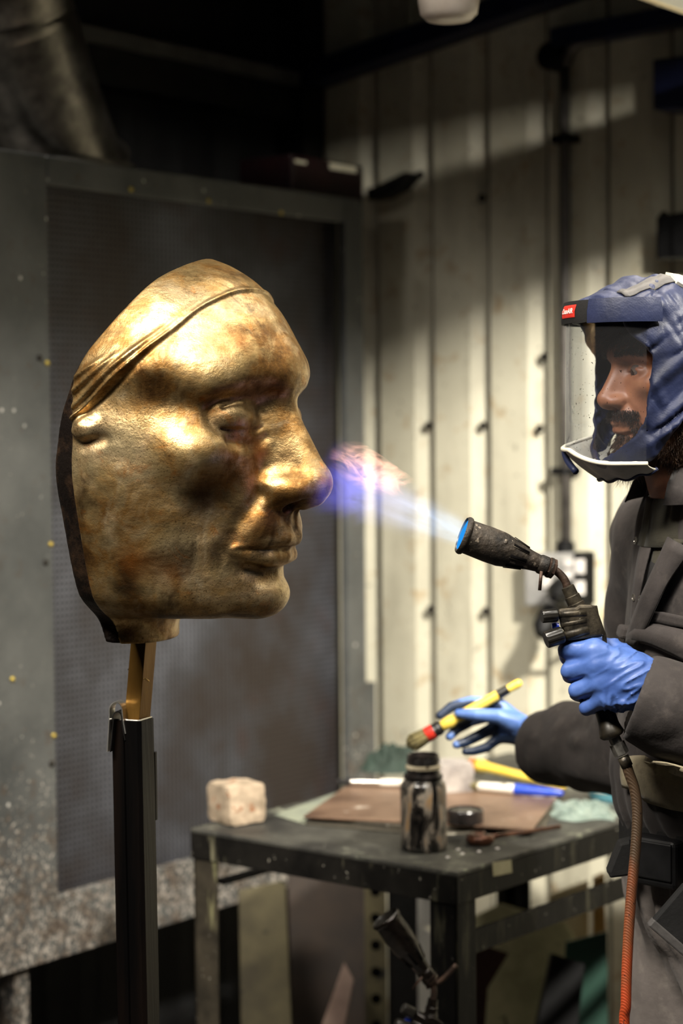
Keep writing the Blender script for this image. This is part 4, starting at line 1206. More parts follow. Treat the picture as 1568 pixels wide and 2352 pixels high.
def build_table_brushes():
    # yellow brush with orange collar lying behind the jar
    p0 = on_z(1094, 1757, PZ + 0.055); p1 = on_z(1232, 1793, PZ + 0.020)
    root = thing('yellow_brush', (p0 + p1) / 2 * (1, 1, 0) + (0, 0, TZ), 'yellow handled brush with an orange collar lying across the far side of the table', 'brush')
    p0 = on_z(1094, 1757, TZ + 0.022); p1 = on_z(1236, 1792, TZ + 0.014)
    root.location = tuple(p1); OFF[root.name] = p1
    pr, o, d = lathe_px([(0.0, 0.010), (0.06, 0.0135), (0.12, 0.0125), (0.2, 0.0095), (0.9, 0.0075), (1.4, 0.006), (1.42, 0.002)], p0, p1)
    mobj('handle', lathe(pr, o, d, 16), M_YEL, root, smooth=True)
    mobj('collar', lathe([(-0.010, 0.0125), (0.004, 0.0128)], o, d, 16), M_ORANGE, root, smooth=True, sharp=40)
    bristles(o - d * 0.010, -d, 0.010, 0.007, 0.035, 60, 3, M_BRISTLE, root)
    # white and blue brush
    p0 = on_z(1098, 1806, PZ + 0.010); p1 = on_z(1290, 1822, PZ + 0.008)
    root = thing('blue_brush', p0, 'blue and white brush lying on the plates behind the jar lid', 'brush')
    L = np.linalg.norm(p1 - p0); d = unit(p1 - p0)
    pr = [(0.0, 0.0065), (0.02 * L, 0.009), (0.44 * L, 0.0098)]
    mobj('ferrule', lathe(pr, p0, d, 16), M_WHITEH, root, smooth=True, sharp=40)
    mobj('handle', lathe([(0.44 * L, 0.0102), (0.46 * L, 0.0105), (0.7 * L, 0.0095), (1.0 * L, 0.006), (1.02 * L, 0.002)], p0, d, 16), M_BLUE, root, smooth=True, sharp=60)
    bristles(p0, -d, 0.006, 0.005, 0.03, 40, 5, M_BRISTLE, root)
    # tin brush left of the jar
    p0 = on_z(806, 1796, PZ + 0.009); p1 = on_z(1000, 1800, PZ + 0.009)
    root = thing('tin_brush', p0, 'thin brush with a bright tin ferrule lying behind the jar, left side', 'brush')
    L = np.linalg.norm(p1 - p0); d = unit(p1 - p0)
    mobj('ferrule', lathe([(0, 0.0055), (0.015, 0.0065), (0.055, 0.0062)], p0, d, 14), M_SILVER, root, smooth=True, sharp=40)
    mobj('handle', lathe([(0.055, 0.0068), (0.09, 0.0075), (L, 0.005), (L + 0.003, 0.002)], p0, d, 14), M_WHITEH, root, smooth=True, sharp=50)
    bristles(p0, -d, 0.005, 0.006, 0.03, 50, 6, M_BLKBAND, root)
build_table_brushes()

# ring spanner
M_BROWNMETAL = pmat('brown_oiled_steel', hexc('3b241a'), hexc('6a4634'), 0.35, 0.6, 40)
def build_spanner():
    p = on_z(1103, 1926, TZ + 0.010); q = on_z(1285, 1904, TZ + 0.006)
    q = p + (q - p) * np.array([1, 1, 0]) * 1.0
    d = unit(q - p)
    root = thing('ring_spanner', (p[0], p[1], TZ), 'brown open ring spanner lying at the right front of the table', 'spanner')
    ring = [p + 0.016 * (math.cos(t) * d + math.sin(t) * np.array([-d[1], d[0], 0])) for t in np.linspace(0.5, 2 * math.pi - 0.9, 22)]
    mobj('ring_head', tube(ring, 0.0088, 10), M_BROWNMETAL, root, smooth=True)
    mobj('shank', tube([p + d * 0.018, p + d * 0.04, q], [0.006, 0.0042, 0.0042], 10), M_BROWNMETAL, root, smooth=True)
    for k in range(5):
        px, py = ((1052, 1952), (1062, 1962), (1100, 1957), (1142, 1950), (1028, 1970))[k]
        c = on_z(px, py, TZ)
        tag(mobj('resin_drop', lathe([(0.0002, 0.0035), (0.0015, 0.003), (0.0024, 0.001)], (c[0], c[1], TZ), (0, 0, 1), 10), M_WHITEPL, smooth=True), ('pale blob left of the spanner, nearest the jar', 'second pale blob from the jar, beside the first', 'pale blob in front of the spanner ring', 'pale blob under the spanner shank, furthest right', 'pale blob nearest the table corner')[k], 'blob', 'pale blobs beside the jar')
build_spanner()

# odds and ends on the far right of the table
def crumpled(c, rx, ry, h, seed, n=15, dirx=(1, 0, 0)):
    rg = np.random.default_rng(seed)
    rows = []
    X = unit(dirx); Y = np.array([-X[1], X[0], 0])
    N = rg.random((n + 1, n + 1))
    for i in range(n + 1):
        row = []
        for j in range(n + 1):
            u, v = i / n * 2 - 1, j / n * 2 - 1
            e = max(0.0, 1 - max(abs(u), abs(v)) ** 3)
            row.append(np.asarray(c) + X * u * rx * (1 + 0.12 * math.sin(5 * v + seed)) + Y * v * ry * (1 + 0.15 * math.sin(4 * u + seed)) + np.array([0, 0, 0.0008 + h * e * (0.35 + 0.65 * N[i, j])]))
        rows.append(row)
    return sheet(rows, 0.0006)
M_WRAP = pmat('grey_green_plastic_wrap', hexc('5a6862'), hexc('86938a'), 0.3, 0, 26, 0.35, 0.7)
M_CLOTHG = pmat('dark_green_cloth', hexc('1e2a22'), hexc('33443a'), 0.8, 0, 14)
_c = on_z(1335, 1868, TZ)
tag(mobj('plastic_wrap', crumpled((_c[0], _c[1], TZ), 0.055, 0.07, 0.022, 3), M_WRAP), 'crumpled grey green plastic wrap right of the plates', 'plastic wrap')
_c = on_z(905, 1788, TZ)
tag(mobj('green_cloth', crumpled((_c[0], _c[1] + 0.10, TZ), 0.06, 0.05, 0.055, 8), M_CLOTHG), 'dark green rag behind the jar at the table edge', 'rag')
M_TEAL = pmat('teal_rim', hexc('3d6b75'), hexc('548792'), 0.4)
def build_dish():
    c = on_z(1402, 1850, TZ) + np.array([0.01, 0.06, 0]); c[2] = TZ + 0.0004
    R = 0.042
    root = thing('paint_dish', c, 'round pale dish with a teal side near the far right of the table', 'dish')
    mobj('dish_body', lathe([(0, R * 0.92), (0.006, R), (0.016, R)], c, (0, 0, 1), 30), M_TEAL, root, smooth=True, sharp=40)
    mobj('dish_rim', lathe([(0.016, R), (0.0175, R * 1.04), (0.022, R * 1.04), (0.023, R * 0.94), (0.019, R * 0.9), (0.018, R * 0.05)], c, (0, 0, 1), 30), M_WHITEH, root, smooth=True, sharp=50)
build_dish()
def build_rolls():
    for i, (px, py, m, lab, r) in enumerate(((1388, 1822, M_YEL, 'small yellow roll behind the plastic wrap', 0.016), (1418, 1826, M_ORANGE, 'small orange roll behind the pale dish', 0.018))):
        c = on_z(px, py, TZ); c = c + np.array([0, 0.10, 0]); c[2] = TZ + 0.0004
        tag(mobj('tape_roll', lathe([(0, r), (0.018, r), (0.0185, r * 0.6), (0.002, r * 0.58)], c, (0, 0, 1), 24), m, smooth=True, sharp=40), lab, 'tape roll', 'tape rolls on the table')
build_rolls()
# ================================================================== gas torch
TD = 2.42
def tw(px, py, e=0.0): return at(px, py, TD - e)
TPX = TD / FPX                                  # metres per photo pixel at the torch
VIEW = unit(ray(1250, 1300) * np.array([1, 1, 0]))
M_CAST = pmat('scorched_black_steel', hexc('161310'), hexc('40382f'), 0.55, 0.5, 40, 0.40, 0.66, 0.6, 160, hexc('857a6b'), 110, 0.64, bdist=0.003)
M_SLOT = pmat('opening_shade', hexc('060505'), None, 0.95, spec=0.05)  # near-black inserts paint the shade inside uncut slots and holes
M_RUSTPIPE = pmat('rusty_pipe', hexc('241a15'), hexc('4d3a2e'), 0.55, 0.5, 60, bump=0.3, bscale=200)
M_GUNMETAL = pmat('worn_gunmetal', hexc('23201b'), hexc('5a5244'), 0.42, 0.65, 70, 0.38, 0.70, 0.3, 220, hexc('96907e'), 150, 0.68, bdist=0.0015)
M_KNOB = pmat('black_knob', hexc('141311'), hexc('2d2a25'), 0.32, 0.2, 60)
M_NICKEL = pmat('nickel_nut', hexc('7d7a74'), hexc('b7b3aa'), 0.3, 0.85, 80)
M_HANDLE = pmat('dark_bakelite_handle', hexc('15120e'), hexc('2b261c'), 0.35, 0.1, 40)
M_BLUEGLOW = pmat('blue_button', hexc('1c39c8'), hexc('2f56e8'), 0.2, 0, 30)
def hose_mat():
    k = NT('braided_orange_hose')
    v = k.coord('Object')
    z = k.n('ShaderNodeSeparateXYZ', ins={0: v}).outputs[2]
    g = k.n('ShaderNodeMapRange', ins={0: z, 1: -0.17, 2: -0.44, 3: 0.0, 4: 1.0}).outputs[0]
    n = k.noise(v, 38, 5, 0.6)
    f = k.math('ADD', g, k.math('MULTIPLY_ADD', n, 0.8, -0.4))
    c = k.ramp(f, [(0.10, hexc('3f2f1f')), (0.50, hexc('7a3f20')), (0.90, hexc('a03a15'))])
    sp = k.noise(v, 130, 3, 0.5)
    c = k.mix(k.ramp(sp, [(0.66, 0.0), (0.70, 0.8)]), c, hexc('1a100b'))
    w = k.n('ShaderNodeTexWave', ins={'Vector': v, 'Scale': 160.0, 'Distortion': 1.5}, bands_direction='DIAGONAL').outputs['Fac']
    k.bsdf(**{'Base Color': c, 'Roughness': 0.55, 'Normal': k.bump(w, 0.35, 0.001)})
    return k.m
M_HOSE = hose_mat()

def build_torch(name, label, M, flip=None):
    """the torch from its burner to the hose nut, parts in photo-plane coordinates mapped by M(px, py, toward)"""
    root = thing(name, M(1375, 1560), label, 'torch')
    s = np.linalg.norm(M(1376, 1560) - M(1375, 1560))
    up = unit(M(1375, 1560, 0.01) - M(1375, 1560))
    mo = M(1063, 1229, 0.010); th = M(1255, 1301, 0.0)
    d = unit(th - mo); L = np.linalg.norm(th - mo)
    prof = [(-0.002, 41), (0, 44), (0.022 * L, 45), (0.045 * L, 43.5), (0.06 * L, 39.5), (0.30 * L, 41), (0.46 * L, 40), (0.62 * L, 32), (0.80 * L, 23), (0.90 * L, 20), (0.92 * L, 22.5), (1.0 * L, 22.5), (1.005 * L, 10)]
    inner = [(1.0 * L, 9), (0.8 * L, 18), (0.45 * L, 35), (0.02 * L, 37.5), (-0.002, 41)]
    burner = mobj('burner', lathe([(h, r * s) for h, r in prof], mo, d, 36, up=up, caps=False), M_CAST, root, smooth=True, sharp=38)
    mobj('burner_lining', lathe([(h, r * s) for h, r in inner], mo, d, 36, up=up, caps=False), M_KNOB, burner, smooth=True)
    # air slots near the throat
    a, b, _ = frame(d, up)
    for k in range(8):
        t = 2 * math.pi * (k + 0.32) / 8
        rad = math.cos(t) * a + math.sin(t) * b
        h0, h1 = 0.545 * L, 0.74 * L
        r0, r1 = np.interp([h0, h1], [q[0] for q in [(p[0], p[1]) for p in prof]], [p[1] for p in prof])
        p, q = mo + d * h0 + rad * (r0 - 2.2) * s, mo + d * h1 + rad * (r1 - 2.2) * s
        tg = np.cross(d, rad)
        mobj('air_slot_shade', tube([p, p + (q - p) * 0.5, q], [5.2 * s, 5.2 * s, 5.2 * s], 10, up=rad), M_SLOT, burner, smooth=True)
        mobj('slot_lip', tube([p + tg * 3.4 * s + rad * 2.8 * s, q + tg * 3.4 * s + rad * 2.8 * s], 1.3 * s, 6), M_GUNMETAL, burner, smooth=True)
    mobj('rivet', lathe([(0, 7 * s), (2 * s, 6.5 * s), (3.2 * s, 3 * s)], mo + d * 0.47 * L + unit(up - np.dot(up, d) * d + 0.55 * np.array([0, 0, 1.0])) * 38.5 * s, unit(up + 0.55 * np.array([0, 0, 1.0])), 14), M_CAST, burner, smooth=True)
    mobj('hex_nut', lathe([(0, 20 * s), (1.5 * s, 23 * s), (18 * s, 23 * s), (20 * s, 19 * s)], th + d * 1 * s, d, 6, up=up), M_RUSTPIPE, root)
    mobj('clamp_ring', lathe([(0, 24 * s), (5 * s, 24 * s)], th + d * 6 * s, d, 24, up=up), M_CAST, root, smooth=True, sharp=40)
    mobj('clamp_tail', tube([M(1243, 1312, 0.012), M(1241, 1330, 0.013), M(1239, 1356, 0.013)], 4 * s, 8), M_RUSTPIPE, root, smooth=True)
    mobj('neck_pipe', tube(smooth_path([M(1262, 1304), M(1280, 1314), M(1296, 1332), M(1303, 1352), M(1308, 1366)], 24), 9.5 * s, 14), M_RUSTPIPE, root, smooth=True)
    q0, q1 = M(1302, 1346), M(1326, 1398)
    dd = unit(q1 - q0); l1 = np.linalg.norm(q1 - q0)
    mobj('pipe_union', lathe([(0, 10 * s), (2 * s, 15 * s), (0.42 * l1, 16 * s), (0.45 * l1, 18 * s), (0.75 * l1, 18 * s), (0.78 * l1, 21 * s), (0.92 * l1, 21 * s), (0.95 * l1, 14 * s), (1.05 * l1, 14 * s)], q0, dd, 16, up=up), M_GUNMETAL, root, smooth=True, sharp=35)
    body = prism([M(x, y, -0.014) for x, y in ((1280, 1400), (1322, 1396), (1330, 1390), (1362, 1390), (1370, 1404), (1388, 1462), (1300, 1474), (1296, 1452), (1288, 1440))], up, 0.028)
    mobj('valve_body', body, M_GUNMETAL, root, bevel=0.004, seg=3)
    for (x0, y0, x1, y1, r) in ((1282, 1412, 1345, 1408, 9.5), (1288, 1436, 1345, 1426, 8.5), (1292, 1462, 1350, 1446, 11.5)):
        mobj('valve_barrel', tube([M(x0, y0, 0.010), M(x1, y1, 0.010)], [r * s, r * 1.05 * s], 16), M_GUNMETAL, root, smooth=True)
    def knob(x0, y0, x1, y1, r):
        o, e = M(x0, y0, 0.014), M(x1, y1, 0.010)
        kd = unit(e - o); kl = np.linalg.norm(e - o)
        rows = []; n = 36
        A, B, _ = frame(kd, up)
        for h, q, rib in ((0, 0.55, 0), (0.0, 0.9, 0), (0.06, 1.0, 1), (0.9, 1.0, 1), (0.98, 0.9, 0), (1.0, 0.3, 0)):
            rows.append([o + kd * kl * h + (A * math.cos(t) + B * math.sin(t)) * r * s * q * (1 - (0.10 if rib and i % 3 == 0 else 0)) for i, t in enumerate(np.linspace(0, 2 * math.pi, n, endpoint=False))])
        V = np.array(rows).reshape(-1, 3); m = len(rows)
        F = [(i * n + j, i * n + (j + 1) % n, (i + 1) * n + (j + 1) % n, (i + 1) * n + j) for i in range(m - 1) for j in range(n)] + [tuple(range(n - 1, -1, -1)), tuple((m - 1) * n + j for j in range(n))]
        mobj('valve_knob', (V, F), M_KNOB, root, smooth=True, sharp=30)
    knob(1244, 1416, 1279, 1413, 15.5)
    knob(1253, 1470, 1292, 1457, 20)
    mobj('ignition_button', lathe([(0, 8 * s), (10 * s, 8.5 * s), (16 * s, 7 * s)], M(1283, 1438, 0.004), unit(M(1262, 1440) - M(1283, 1438)), 16), M_BLUEGLOW, root, smooth=True, sharp=50)
    lever = [M(x, y, -0.006) for x, y in ((1360, 1391), (1371, 1391), (1375, 1412), (1392, 1458), (1396, 1500), (1386, 1500), (1382, 1462), (1366, 1414))]
    mobj('lever', prism(lever, up, 0.012), M_GUNMETAL, root, bevel=0.001)
    # handle inside the fist
    hp = smooth_path([M(1340, 1455, -0.004), M(1358, 1520, -0.006), M(1376, 1590, -0.006), M(1392, 1645, -0.004), M(1402, 1678, 0.0), M(1408, 1694, 0.0)], 24)
    rr = np.interp(np.linspace(0, 1, 24), [0, 0.3, 0.7, 0.86, 0.95, 1.0], [22, 21, 24, 30, 26, 15]) * s
    mobj('handle', tube(hp, rr, 20), M_HANDLE, root, smooth=True)
    mobj('hose_nut', lathe([(0, 12 * s), (0.1 * 40 * s, 14 * s), (18 * s, 14 * s), (19 * s, 18 * s), (46 * s, 18 * s), (48 * s, 12 * s)], M(1408, 1690), unit(M(1432, 1742) - M(1408, 1690)), 6, up=up), M_NICKEL, root)
    mobj('hose_ferrule', tube([M(1430, 1738), M(1440, 1760)], 14 * s, 14), M_GUNMETAL, root, smooth=True)
    return root
TORCH = build_torch('gas_torch', 'black gas torch with a burning blue flame, held in the near blue glove', tw)
def build_hose():
    pts = [tw(1434, 1744), tw(1444, 1775), tw(1457, 1815), tw(1463, 1870), tw(1459, 1950), tw(1449, 2060), tw(1441, 2180), tw(1437, 2300), tw(1438, 2450)]
    e = tw(1445, 3300); e2 = np.array([e[0] + 0.05, e[1] - 0.05, 0.14])
    pts += [np.array([e2[0] - 0.03, e2[1], 0.35]), e2, np.array([e2[0] + 0.12, e2[1] - 0.05, 0.012]), np.array([e2[0] + 0.5, e2[1] - 0.2, 0.012]), np.array([e2[0] + 1.0, e2[1] + 0.1, 0.012])]
    mobj('hose', tube(smooth_path(pts, 120), 12.2 * TPX, 16), M_HOSE, TORCH, smooth=True)
build_hose()

def build_flame():
    """glowing gas: volumes that only emit, shaped as a widening jet and a few tongues"""
    o0 = tw(1066, 1228, 0.010); o1 = at(735, 1085, TD + 0.03)
    d = unit(o1 - o0); L = np.linalg.norm(o1 - o0)
    a, b, _ = frame(d, -VIEW)
    R = Matrix(((d[0], a[0], b[0]), (d[1], a[1], b[1]), (d[2], a[2], b[2])))
    def place(o, p):
        o.rotation_euler = R.to_euler()
        o.location = Vector(p - OFF[TORCH.name])
    UPSIGN = 1.0 if a[2] > 0 else -1.0
    k = NT('gas_flame')
    v = k.coord('Object')
    s = k.n('ShaderNodeSeparateXYZ', ins={0: v})
    x, y, z = s.outputs[0], s.outputs[1], s.outputs[2]
    t = k.math('DIVIDE', x, L)
    rr = k.math('SQRT', k.math('ADD', k.math('MULTIPLY', y, y), k.math('MULTIPLY', z, z)))
    Rx = k.math('MULTIPLY_ADD', t, 0.036, 0.019)
    q = k.math('DIVIDE', rr, Rx)
    mp = k.n('ShaderNodeMapping', ins={'Vector': v}); mp.inputs['Scale'].default_value = (9, 55, 55)
    n1 = k.noise(mp.outputs[0], 1.0, 4, 0.6, 0.6)
    mp2 = k.n('ShaderNodeMapping', ins={'Vector': v}); mp2.inputs['Scale'].default_value = (22, 30, 30)
    n2 = k.noise(mp2.outputs[0], 1.0, 4, 0.6, 0.8)
    nn = k.mix(k.ramp(t, [(0.35, 0.0), (0.75, 1.0)]), n1, n2)
    streak = k.ramp(nn, [(0.40, 0.04), (0.62, 1.0)])
    edge = k.ramp(k.math('ADD', q, k.math('MULTIPLY_ADD', nn, 1.3, -0.65)), [(0.45, 1.0), (1.0, 0.0)])
    along = k.ramp(t, [(0.0, 1.0), (0.2, 0.85), (0.5, 0.55), (0.78, 0.62), (0.93, 0.30), (1.0, 0.0)])
    dens = k.math('MULTIPLY', k.math('MULTIPLY', streak, edge), along)
    col = k.ramp(t, [(0.0, (0.20, 0.52, 1.0, 1)), (0.18, (0.45, 0.66, 1.0, 1)), (0.5, (0.45, 0.52, 1.0, 1)), (0.75, (0.20, 0.20, 0.95, 1)), (1.0, (0.13, 0.12, 0.80, 1))])
    # rosy tongues licking over the upper side near the bronze
    mp3 = k.n('ShaderNodeMapping', ins={'Vector': v}); mp3.inputs['Scale'].default_value = (17, 32, 32)
    n3 = k.noise(mp3.outputs[0], 1.0, 3, 0.55, 2.2)
    rid = k.math('SUBTRACT', 1.0, k.math('MULTIPLY', k.math('ABSOLUTE', k.math('SUBTRACT', n3, 0.52)), 10.0))
    ux = k.math('SUBTRACT', x, 0.70 * L); uy = k.math('SUBTRACT', k.math('MULTIPLY', y, UPSIGN), 0.029)
    m = k.math('ADD', k.math('MULTIPLY', k.math('MULTIPLY', ux, ux), 1.0 / 0.058 ** 2), k.math('MULTIPLY', k.math('MULTIPLY', uy, uy), 1.0 / 0.030 ** 2))
    m = k.ramp(k.math('ADD', m, k.math('MULTIPLY', k.math('MULTIPLY', z, z), 1.0 / 0.03 ** 2)), [(0.25, 1.0), (1.0, 0.0)])
    rose = k.math('MULTIPLY', k.ramp(rid, [(0.15, 0.0), (0.85, 1.0)]), m)
    e = k.n('ShaderNodeEmission', ins={0: col, 1: k.math('MULTIPLY', dens, 34.0)})
    e2 = k.n('ShaderNodeEmission', ins={0: (1.0, 0.50, 0.36, 1), 1: k.math('MULTIPLY', rose, 42.0)})
    add = k.n('ShaderNodeAddShader', ins={0: e.outputs[0], 1: e2.outputs[0]})
    k.t.links.new(add.outputs[0], k.out.inputs['Volume'])
    rows = [(0.0, 0.019), (0.02, 0.021), (0.2, 0.028), (0.5, 0.042), (0.8, 0.054), (0.95, 0.056), (1.0, 0.05), (1.03, 0.03)]
    V, F = lathe([(h * L, r) for h, r in rows], (0, 0, 0), (1, 0, 0), 24)
    o = mobj('flame', (V + OFF[TORCH.name], F), k.m, TORCH)
    place(o, o0)
    tag(o, 'blue and violet gas flame reaching the bronze nose')
    OFF[o.name] = np.zeros(3)
    kb = NT('flame_root')
    eb = kb.n('ShaderNodeEmission', ins={0: (0.02, 0.30, 0.85, 1), 1: 1.1})
    kb.t.links.new(eb.outputs[0], kb.out.inputs['Surface'])
    mobj('flame_root', lathe([(-0.004, 0.001), (-0.002, 0.016), (0.001, 0.0192), (0.0016, 0.0192), (0.003, 0.012), (0.0035, 0.001)], (0, 0, 0), (1, 0, 0), 28), kb.m, o, smooth=True)
build_flame()
# ================================================================== worker
WD = 2.55
WS = 0.0098
WB = side_basis(1403, -1, 65)
WO = at(1403, 871, WD)
def ww(P): return WO + (np.asarray(P) * WS) @ WB.T
def wi(P): return ((np.asarray(P) - WO) @ WB) / WS
BF, BN = WB[:, 1], WB[:, 0]
BO = WO - BF * 0.161; BO[2] = 0.0
def bw(P): return BO + np.asarray(P) @ WB.T
def bi(P): return (np.asarray(P) - BO) @ WB
def flipq(Q): return Q[:, ::-1].copy()

PERSON = thing('person', bw((0, 0, 0)), 'worker in dark grey coveralls, navy hood with clear visor and blue gloves', 'person')

def skin_mat():
    k = NT('tanned_skin')
    v = k.coord('Object')
    c = k.ramp(k.noise(v, 40, 5, 0.6), [(0.35, hexc('85543b')), (0.65, hexc('9c6a4c'))])
    c = k.mix(k.ramp(k.noise(v, 160, 4, 0.6), [(0.52, 0.0), (0.72, 0.35)]), c, hexc('74392b'))
    k.bsdf(**{'Base Color': c, 'Roughness': 0.48, 'Subsurface Weight': 0.12, 'Subsurface Radius': (0.01, 0.004, 0.002), 'Normal': k.bump(k.noise(v, 420, 4, 0.6), 0.15, 0.001)})
    return k.m
M_SKIN = skin_mat()
M_HAIR = pmat('dark_brown_hair', hexc('17100b'), hexc('35241a'), 0.5, 0, 60)
M_BEARD = pmat('brown_beard_hair', hexc('2a1a10'), hexc('5e4128'), 0.5, 0, 60)
def worker_face(P):
    d = face_sdf(P, False, False)
    x = np.abs(P[:, 0])
    S = np.stack([x, P[:, 1], P[:, 2]], -1)
    # neck and the top of the chest
    d = smin(d, sd_cap(P, (0, -9.0, -6), (0, -12.5, -16), 5.4, 6.0), 2.0)
    d = smin(d, sd_cap(S, (0, -14, -19), (11, -16, -22), 5.5, 5.0), 3.0)
    d = smin(d, sd_ell(P, (0, -15, -27), (15, 9.5, 11)), 3.0)
    d = smin(d, sd_ell(S, (7.0, -9.5, -0.5), (0.9, 1.6, 3.0)), 0.4)      # ears
    return d
def build_head():
    V, Q = surface_nets(worker_face, (-17, -26, -34), (17, 4, 11.5), 0.20)
    V = relax(V, Q, 2, 0.45)
    o = mobj('body', (ww(V), flipq(Q)), M_SKIN, PERSON, smooth=True)
    # eyes
    M_EYE = NT('eye')
    g = M_EYE.coord('Object')
    dd = M_EYE.n('ShaderNodeVectorMath', operation='DOT_PRODUCT', ins={0: M_EYE.n('ShaderNodeVectorMath', operation='NORMALIZE', ins={0: g}).outputs[0]})
    look = unit(WB @ np.array([-0.15, 1.0, -0.35]))
    dd.inputs[1].default_value = tuple(look)
    c = M_EYE.ramp(dd.outputs['Value'], [(0.80, hexc('5d5048')), (0.84, hexc('2b1a10')), (0.95, hexc('3b2414')), (0.96, hexc('050404'))], 'CONSTANT')
    M_EYE.bsdf(**{'Base Color': c, 'Roughness': 0.12})
    for s in (-1, 1):
        e = ww((s * 2.95, -2.75, 0.95))
        V2, F2 = lathe([(1.30 * WS * -math.cos(t), 1.30 * WS * math.sin(t) + 1e-5) for t in np.linspace(0, math.pi, 14)], (0, 0, 0), (0, 0, 1), 20)
        eo = mobj('eye', (V2 + OFF[PERSON.name], F2), M_EYE.m, PERSON, smooth=True)
        eo.location = Vector(e - OFF[PERSON.name])
    # lips
    return V
HEADV = build_head()
def grad(f, P, h=0.1):
    g = np.stack([f(P + np.eye(3, dtype=np.float32)[i] * h) - f(P - np.eye(3, dtype=np.float32)[i] * h) for i in range(3)], -1)
    return g / (np.linalg.norm(g, axis=1, keepdims=True) + 1e-9)
def strands(name, P, N, dirs, lens, w, mat, seed, curl=0.2):
    """tapered hairs: each a thin three-sided spike, bent once"""
    rg = np.random.default_rng(seed)
    n = len(P)
    d = dirs + rg.normal(0, 0.22, (n, 3)); d /= np.linalg.norm(d, axis=1, keepdims=True)
    side = np.cross(d, N); side /= np.linalg.norm(side, axis=1, keepdims=True) + 1e-9
    mid = P + d * lens[:, None] * 0.5 + N * lens[:, None] * 0.12
    d2 = d + rg.normal(0, curl, (n, 3)); tip = mid + d2 * lens[:, None] * 0.5
    n2 = np.cross(side, d)
    V = np.stack([P + side * w, P - side * w, P + n2 * w, mid + side * w * .8, mid - side * w * .8, mid + n2 * w * .8, tip], 1).reshape(-1, 3)
    base = (np.arange(n) * 7)[:, None]
    tri = np.array([[0, 1, 4, 3], [1, 2, 5, 4], [2, 0, 3, 5], [3, 4, 6, 6], [4, 5, 6, 6], [5, 3, 6, 6]])
    quads = (base[:, :, None] + tri[None, :3]).reshape(-1, 4)
    tris = (base[:, :, None] + tri[None, 3:, :3]).reshape(-1, 3)
    F = [tuple(q) for q in quads] + [tuple(t) for t in tris]
    o = mobj(name, (ww(V), F), mat, PERSON, smooth=True)
    o['kind'] = 'stuff'
    return o
def build_hair():
    rg = np.random.default_rng(21)
    V = HEADV.astype(np.float32)
    x, y, z = np.abs(V[:, 0]), V[:, 1], V[:, 2]
    def pick(mask, n):
        i = np.nonzero(mask)[0]
        i = rg.choice(i, n)
        P = V[i] + rg.normal(0, 0.05, (n, 3)).astype(np.float32)
        return P, grad(worker_face, P)
    # beard: chin, jaw, side of the jaw
    m = (y > -9.5) & (((z < -7.3) & (z > -11.5) & (y > -8.5)) | ((z < -4.0) & (z > -11) & (y < -4.3 - 0.25 * (z + 8)) ) )
    P, N = pick(m, 5200)
    strands('beard', P, N, N * 0.45 + np.array([0, 0.15, -0.9]), rg.uniform(0.5, 1.25, len(P)), 0.030, M_BEARD, 1, 0.5)
    m = (z < -9.0) & (y > -3.6) & (x < 2.2)
    P, N = pick(m, 1600)
    strands('chin_beard', P, N, N * 0.25 + np.array([0, 0.25, -1.0]), rg.uniform(1.2, 3.8, len(P)), 0.030, M_BEARD, 2, 0.5)
    # moustache, tuft under the lip
    m = (z > -5.35) & (z < -4.05) & (x < 3.3) & (y > -2.9)
    P, N = pick(m, 1100)
    strands('moustache', P, N, N * 0.35 + np.stack([np.sign(P[:, 0]) * 0.55, 0 * P[:, 0], -0.8 + 0 * P[:, 0]], -1), rg.uniform(0.5, 0.95, len(P)), 0.028, M_HAIR, 3, 0.3)
    m = (z > -8.3) & (z < -7.2) & (x < 1.0) & (y > -2.5)
    P, N = pick(m, 350)
    strands('lip_tuft', P, N, N * 0.4 + np.array([0, 0.1, -0.9]), rg.uniform(0.5, 0.9, len(P)), 0.028, M_HAIR, 4, 0.3)
    m = (x > 2.4) & (x < 4.6) & (z < -5.6) & (z > -8.6) & (y > -4.6)
    P, N = pick(m, 700)
    strands('stubble', P, N, N * 0.4 + np.array([0, 0.1, -0.9]), rg.uniform(0.3, 0.8, len(P)), 0.024, M_HAIR, 14, 0.3)
    # brows, fringe, the hair under the hood
    m = (x > 1.0) & (x < 5.2) & (np.abs(z - (3.15 + 0.25 * np.sin((x - 1) * 0.75))) < 0.38) & (y > -4)
    P, N = pick(m, 900)
    strands('eyebrow', P, N, N * 0.25 + np.stack([np.sign(P[:, 0]) * 0.9, -0.2 + 0 * P[:, 0], 0.15 + 0 * P[:, 0]], -1), rg.uniform(0.5, 0.85, len(P)), 0.026, M_HAIR, 5, 0.2)
    m = (z > 4.9) & (y > -5.5) & (z < 8.4)
    P, N = pick(m, 1500)
    strands('fringe', P, N, N * 0.30 + np.array([0, 0.32, -0.95]), rg.uniform(1.6, 3.6, len(P)), 0.040, M_HAIR, 6, 0.25)
    m = ((z > 8.0) | (y < -9.0)) & (z > -4.5)
    P, N = pick(m, 3500)
    strands('hair', P, N, N * 0.35 + np.array([0, -0.4, -0.7]), rg.uniform(1.5, 3.5, len(P)), 0.05, M_HAIR, 7, 0.25)
    m = (y < -6.5) & (y > -12) & (z < -4.0) & (z > -12.5)
    P, N = pick(m, 2200)
    strands('neck_hair', P, N, N * 0.5 + np.array([0, -0.1, -0.7]), rg.uniform(0.6, 1.5, len(P)), 0.028, M_BEARD, 8, 0.7)
build_hair()

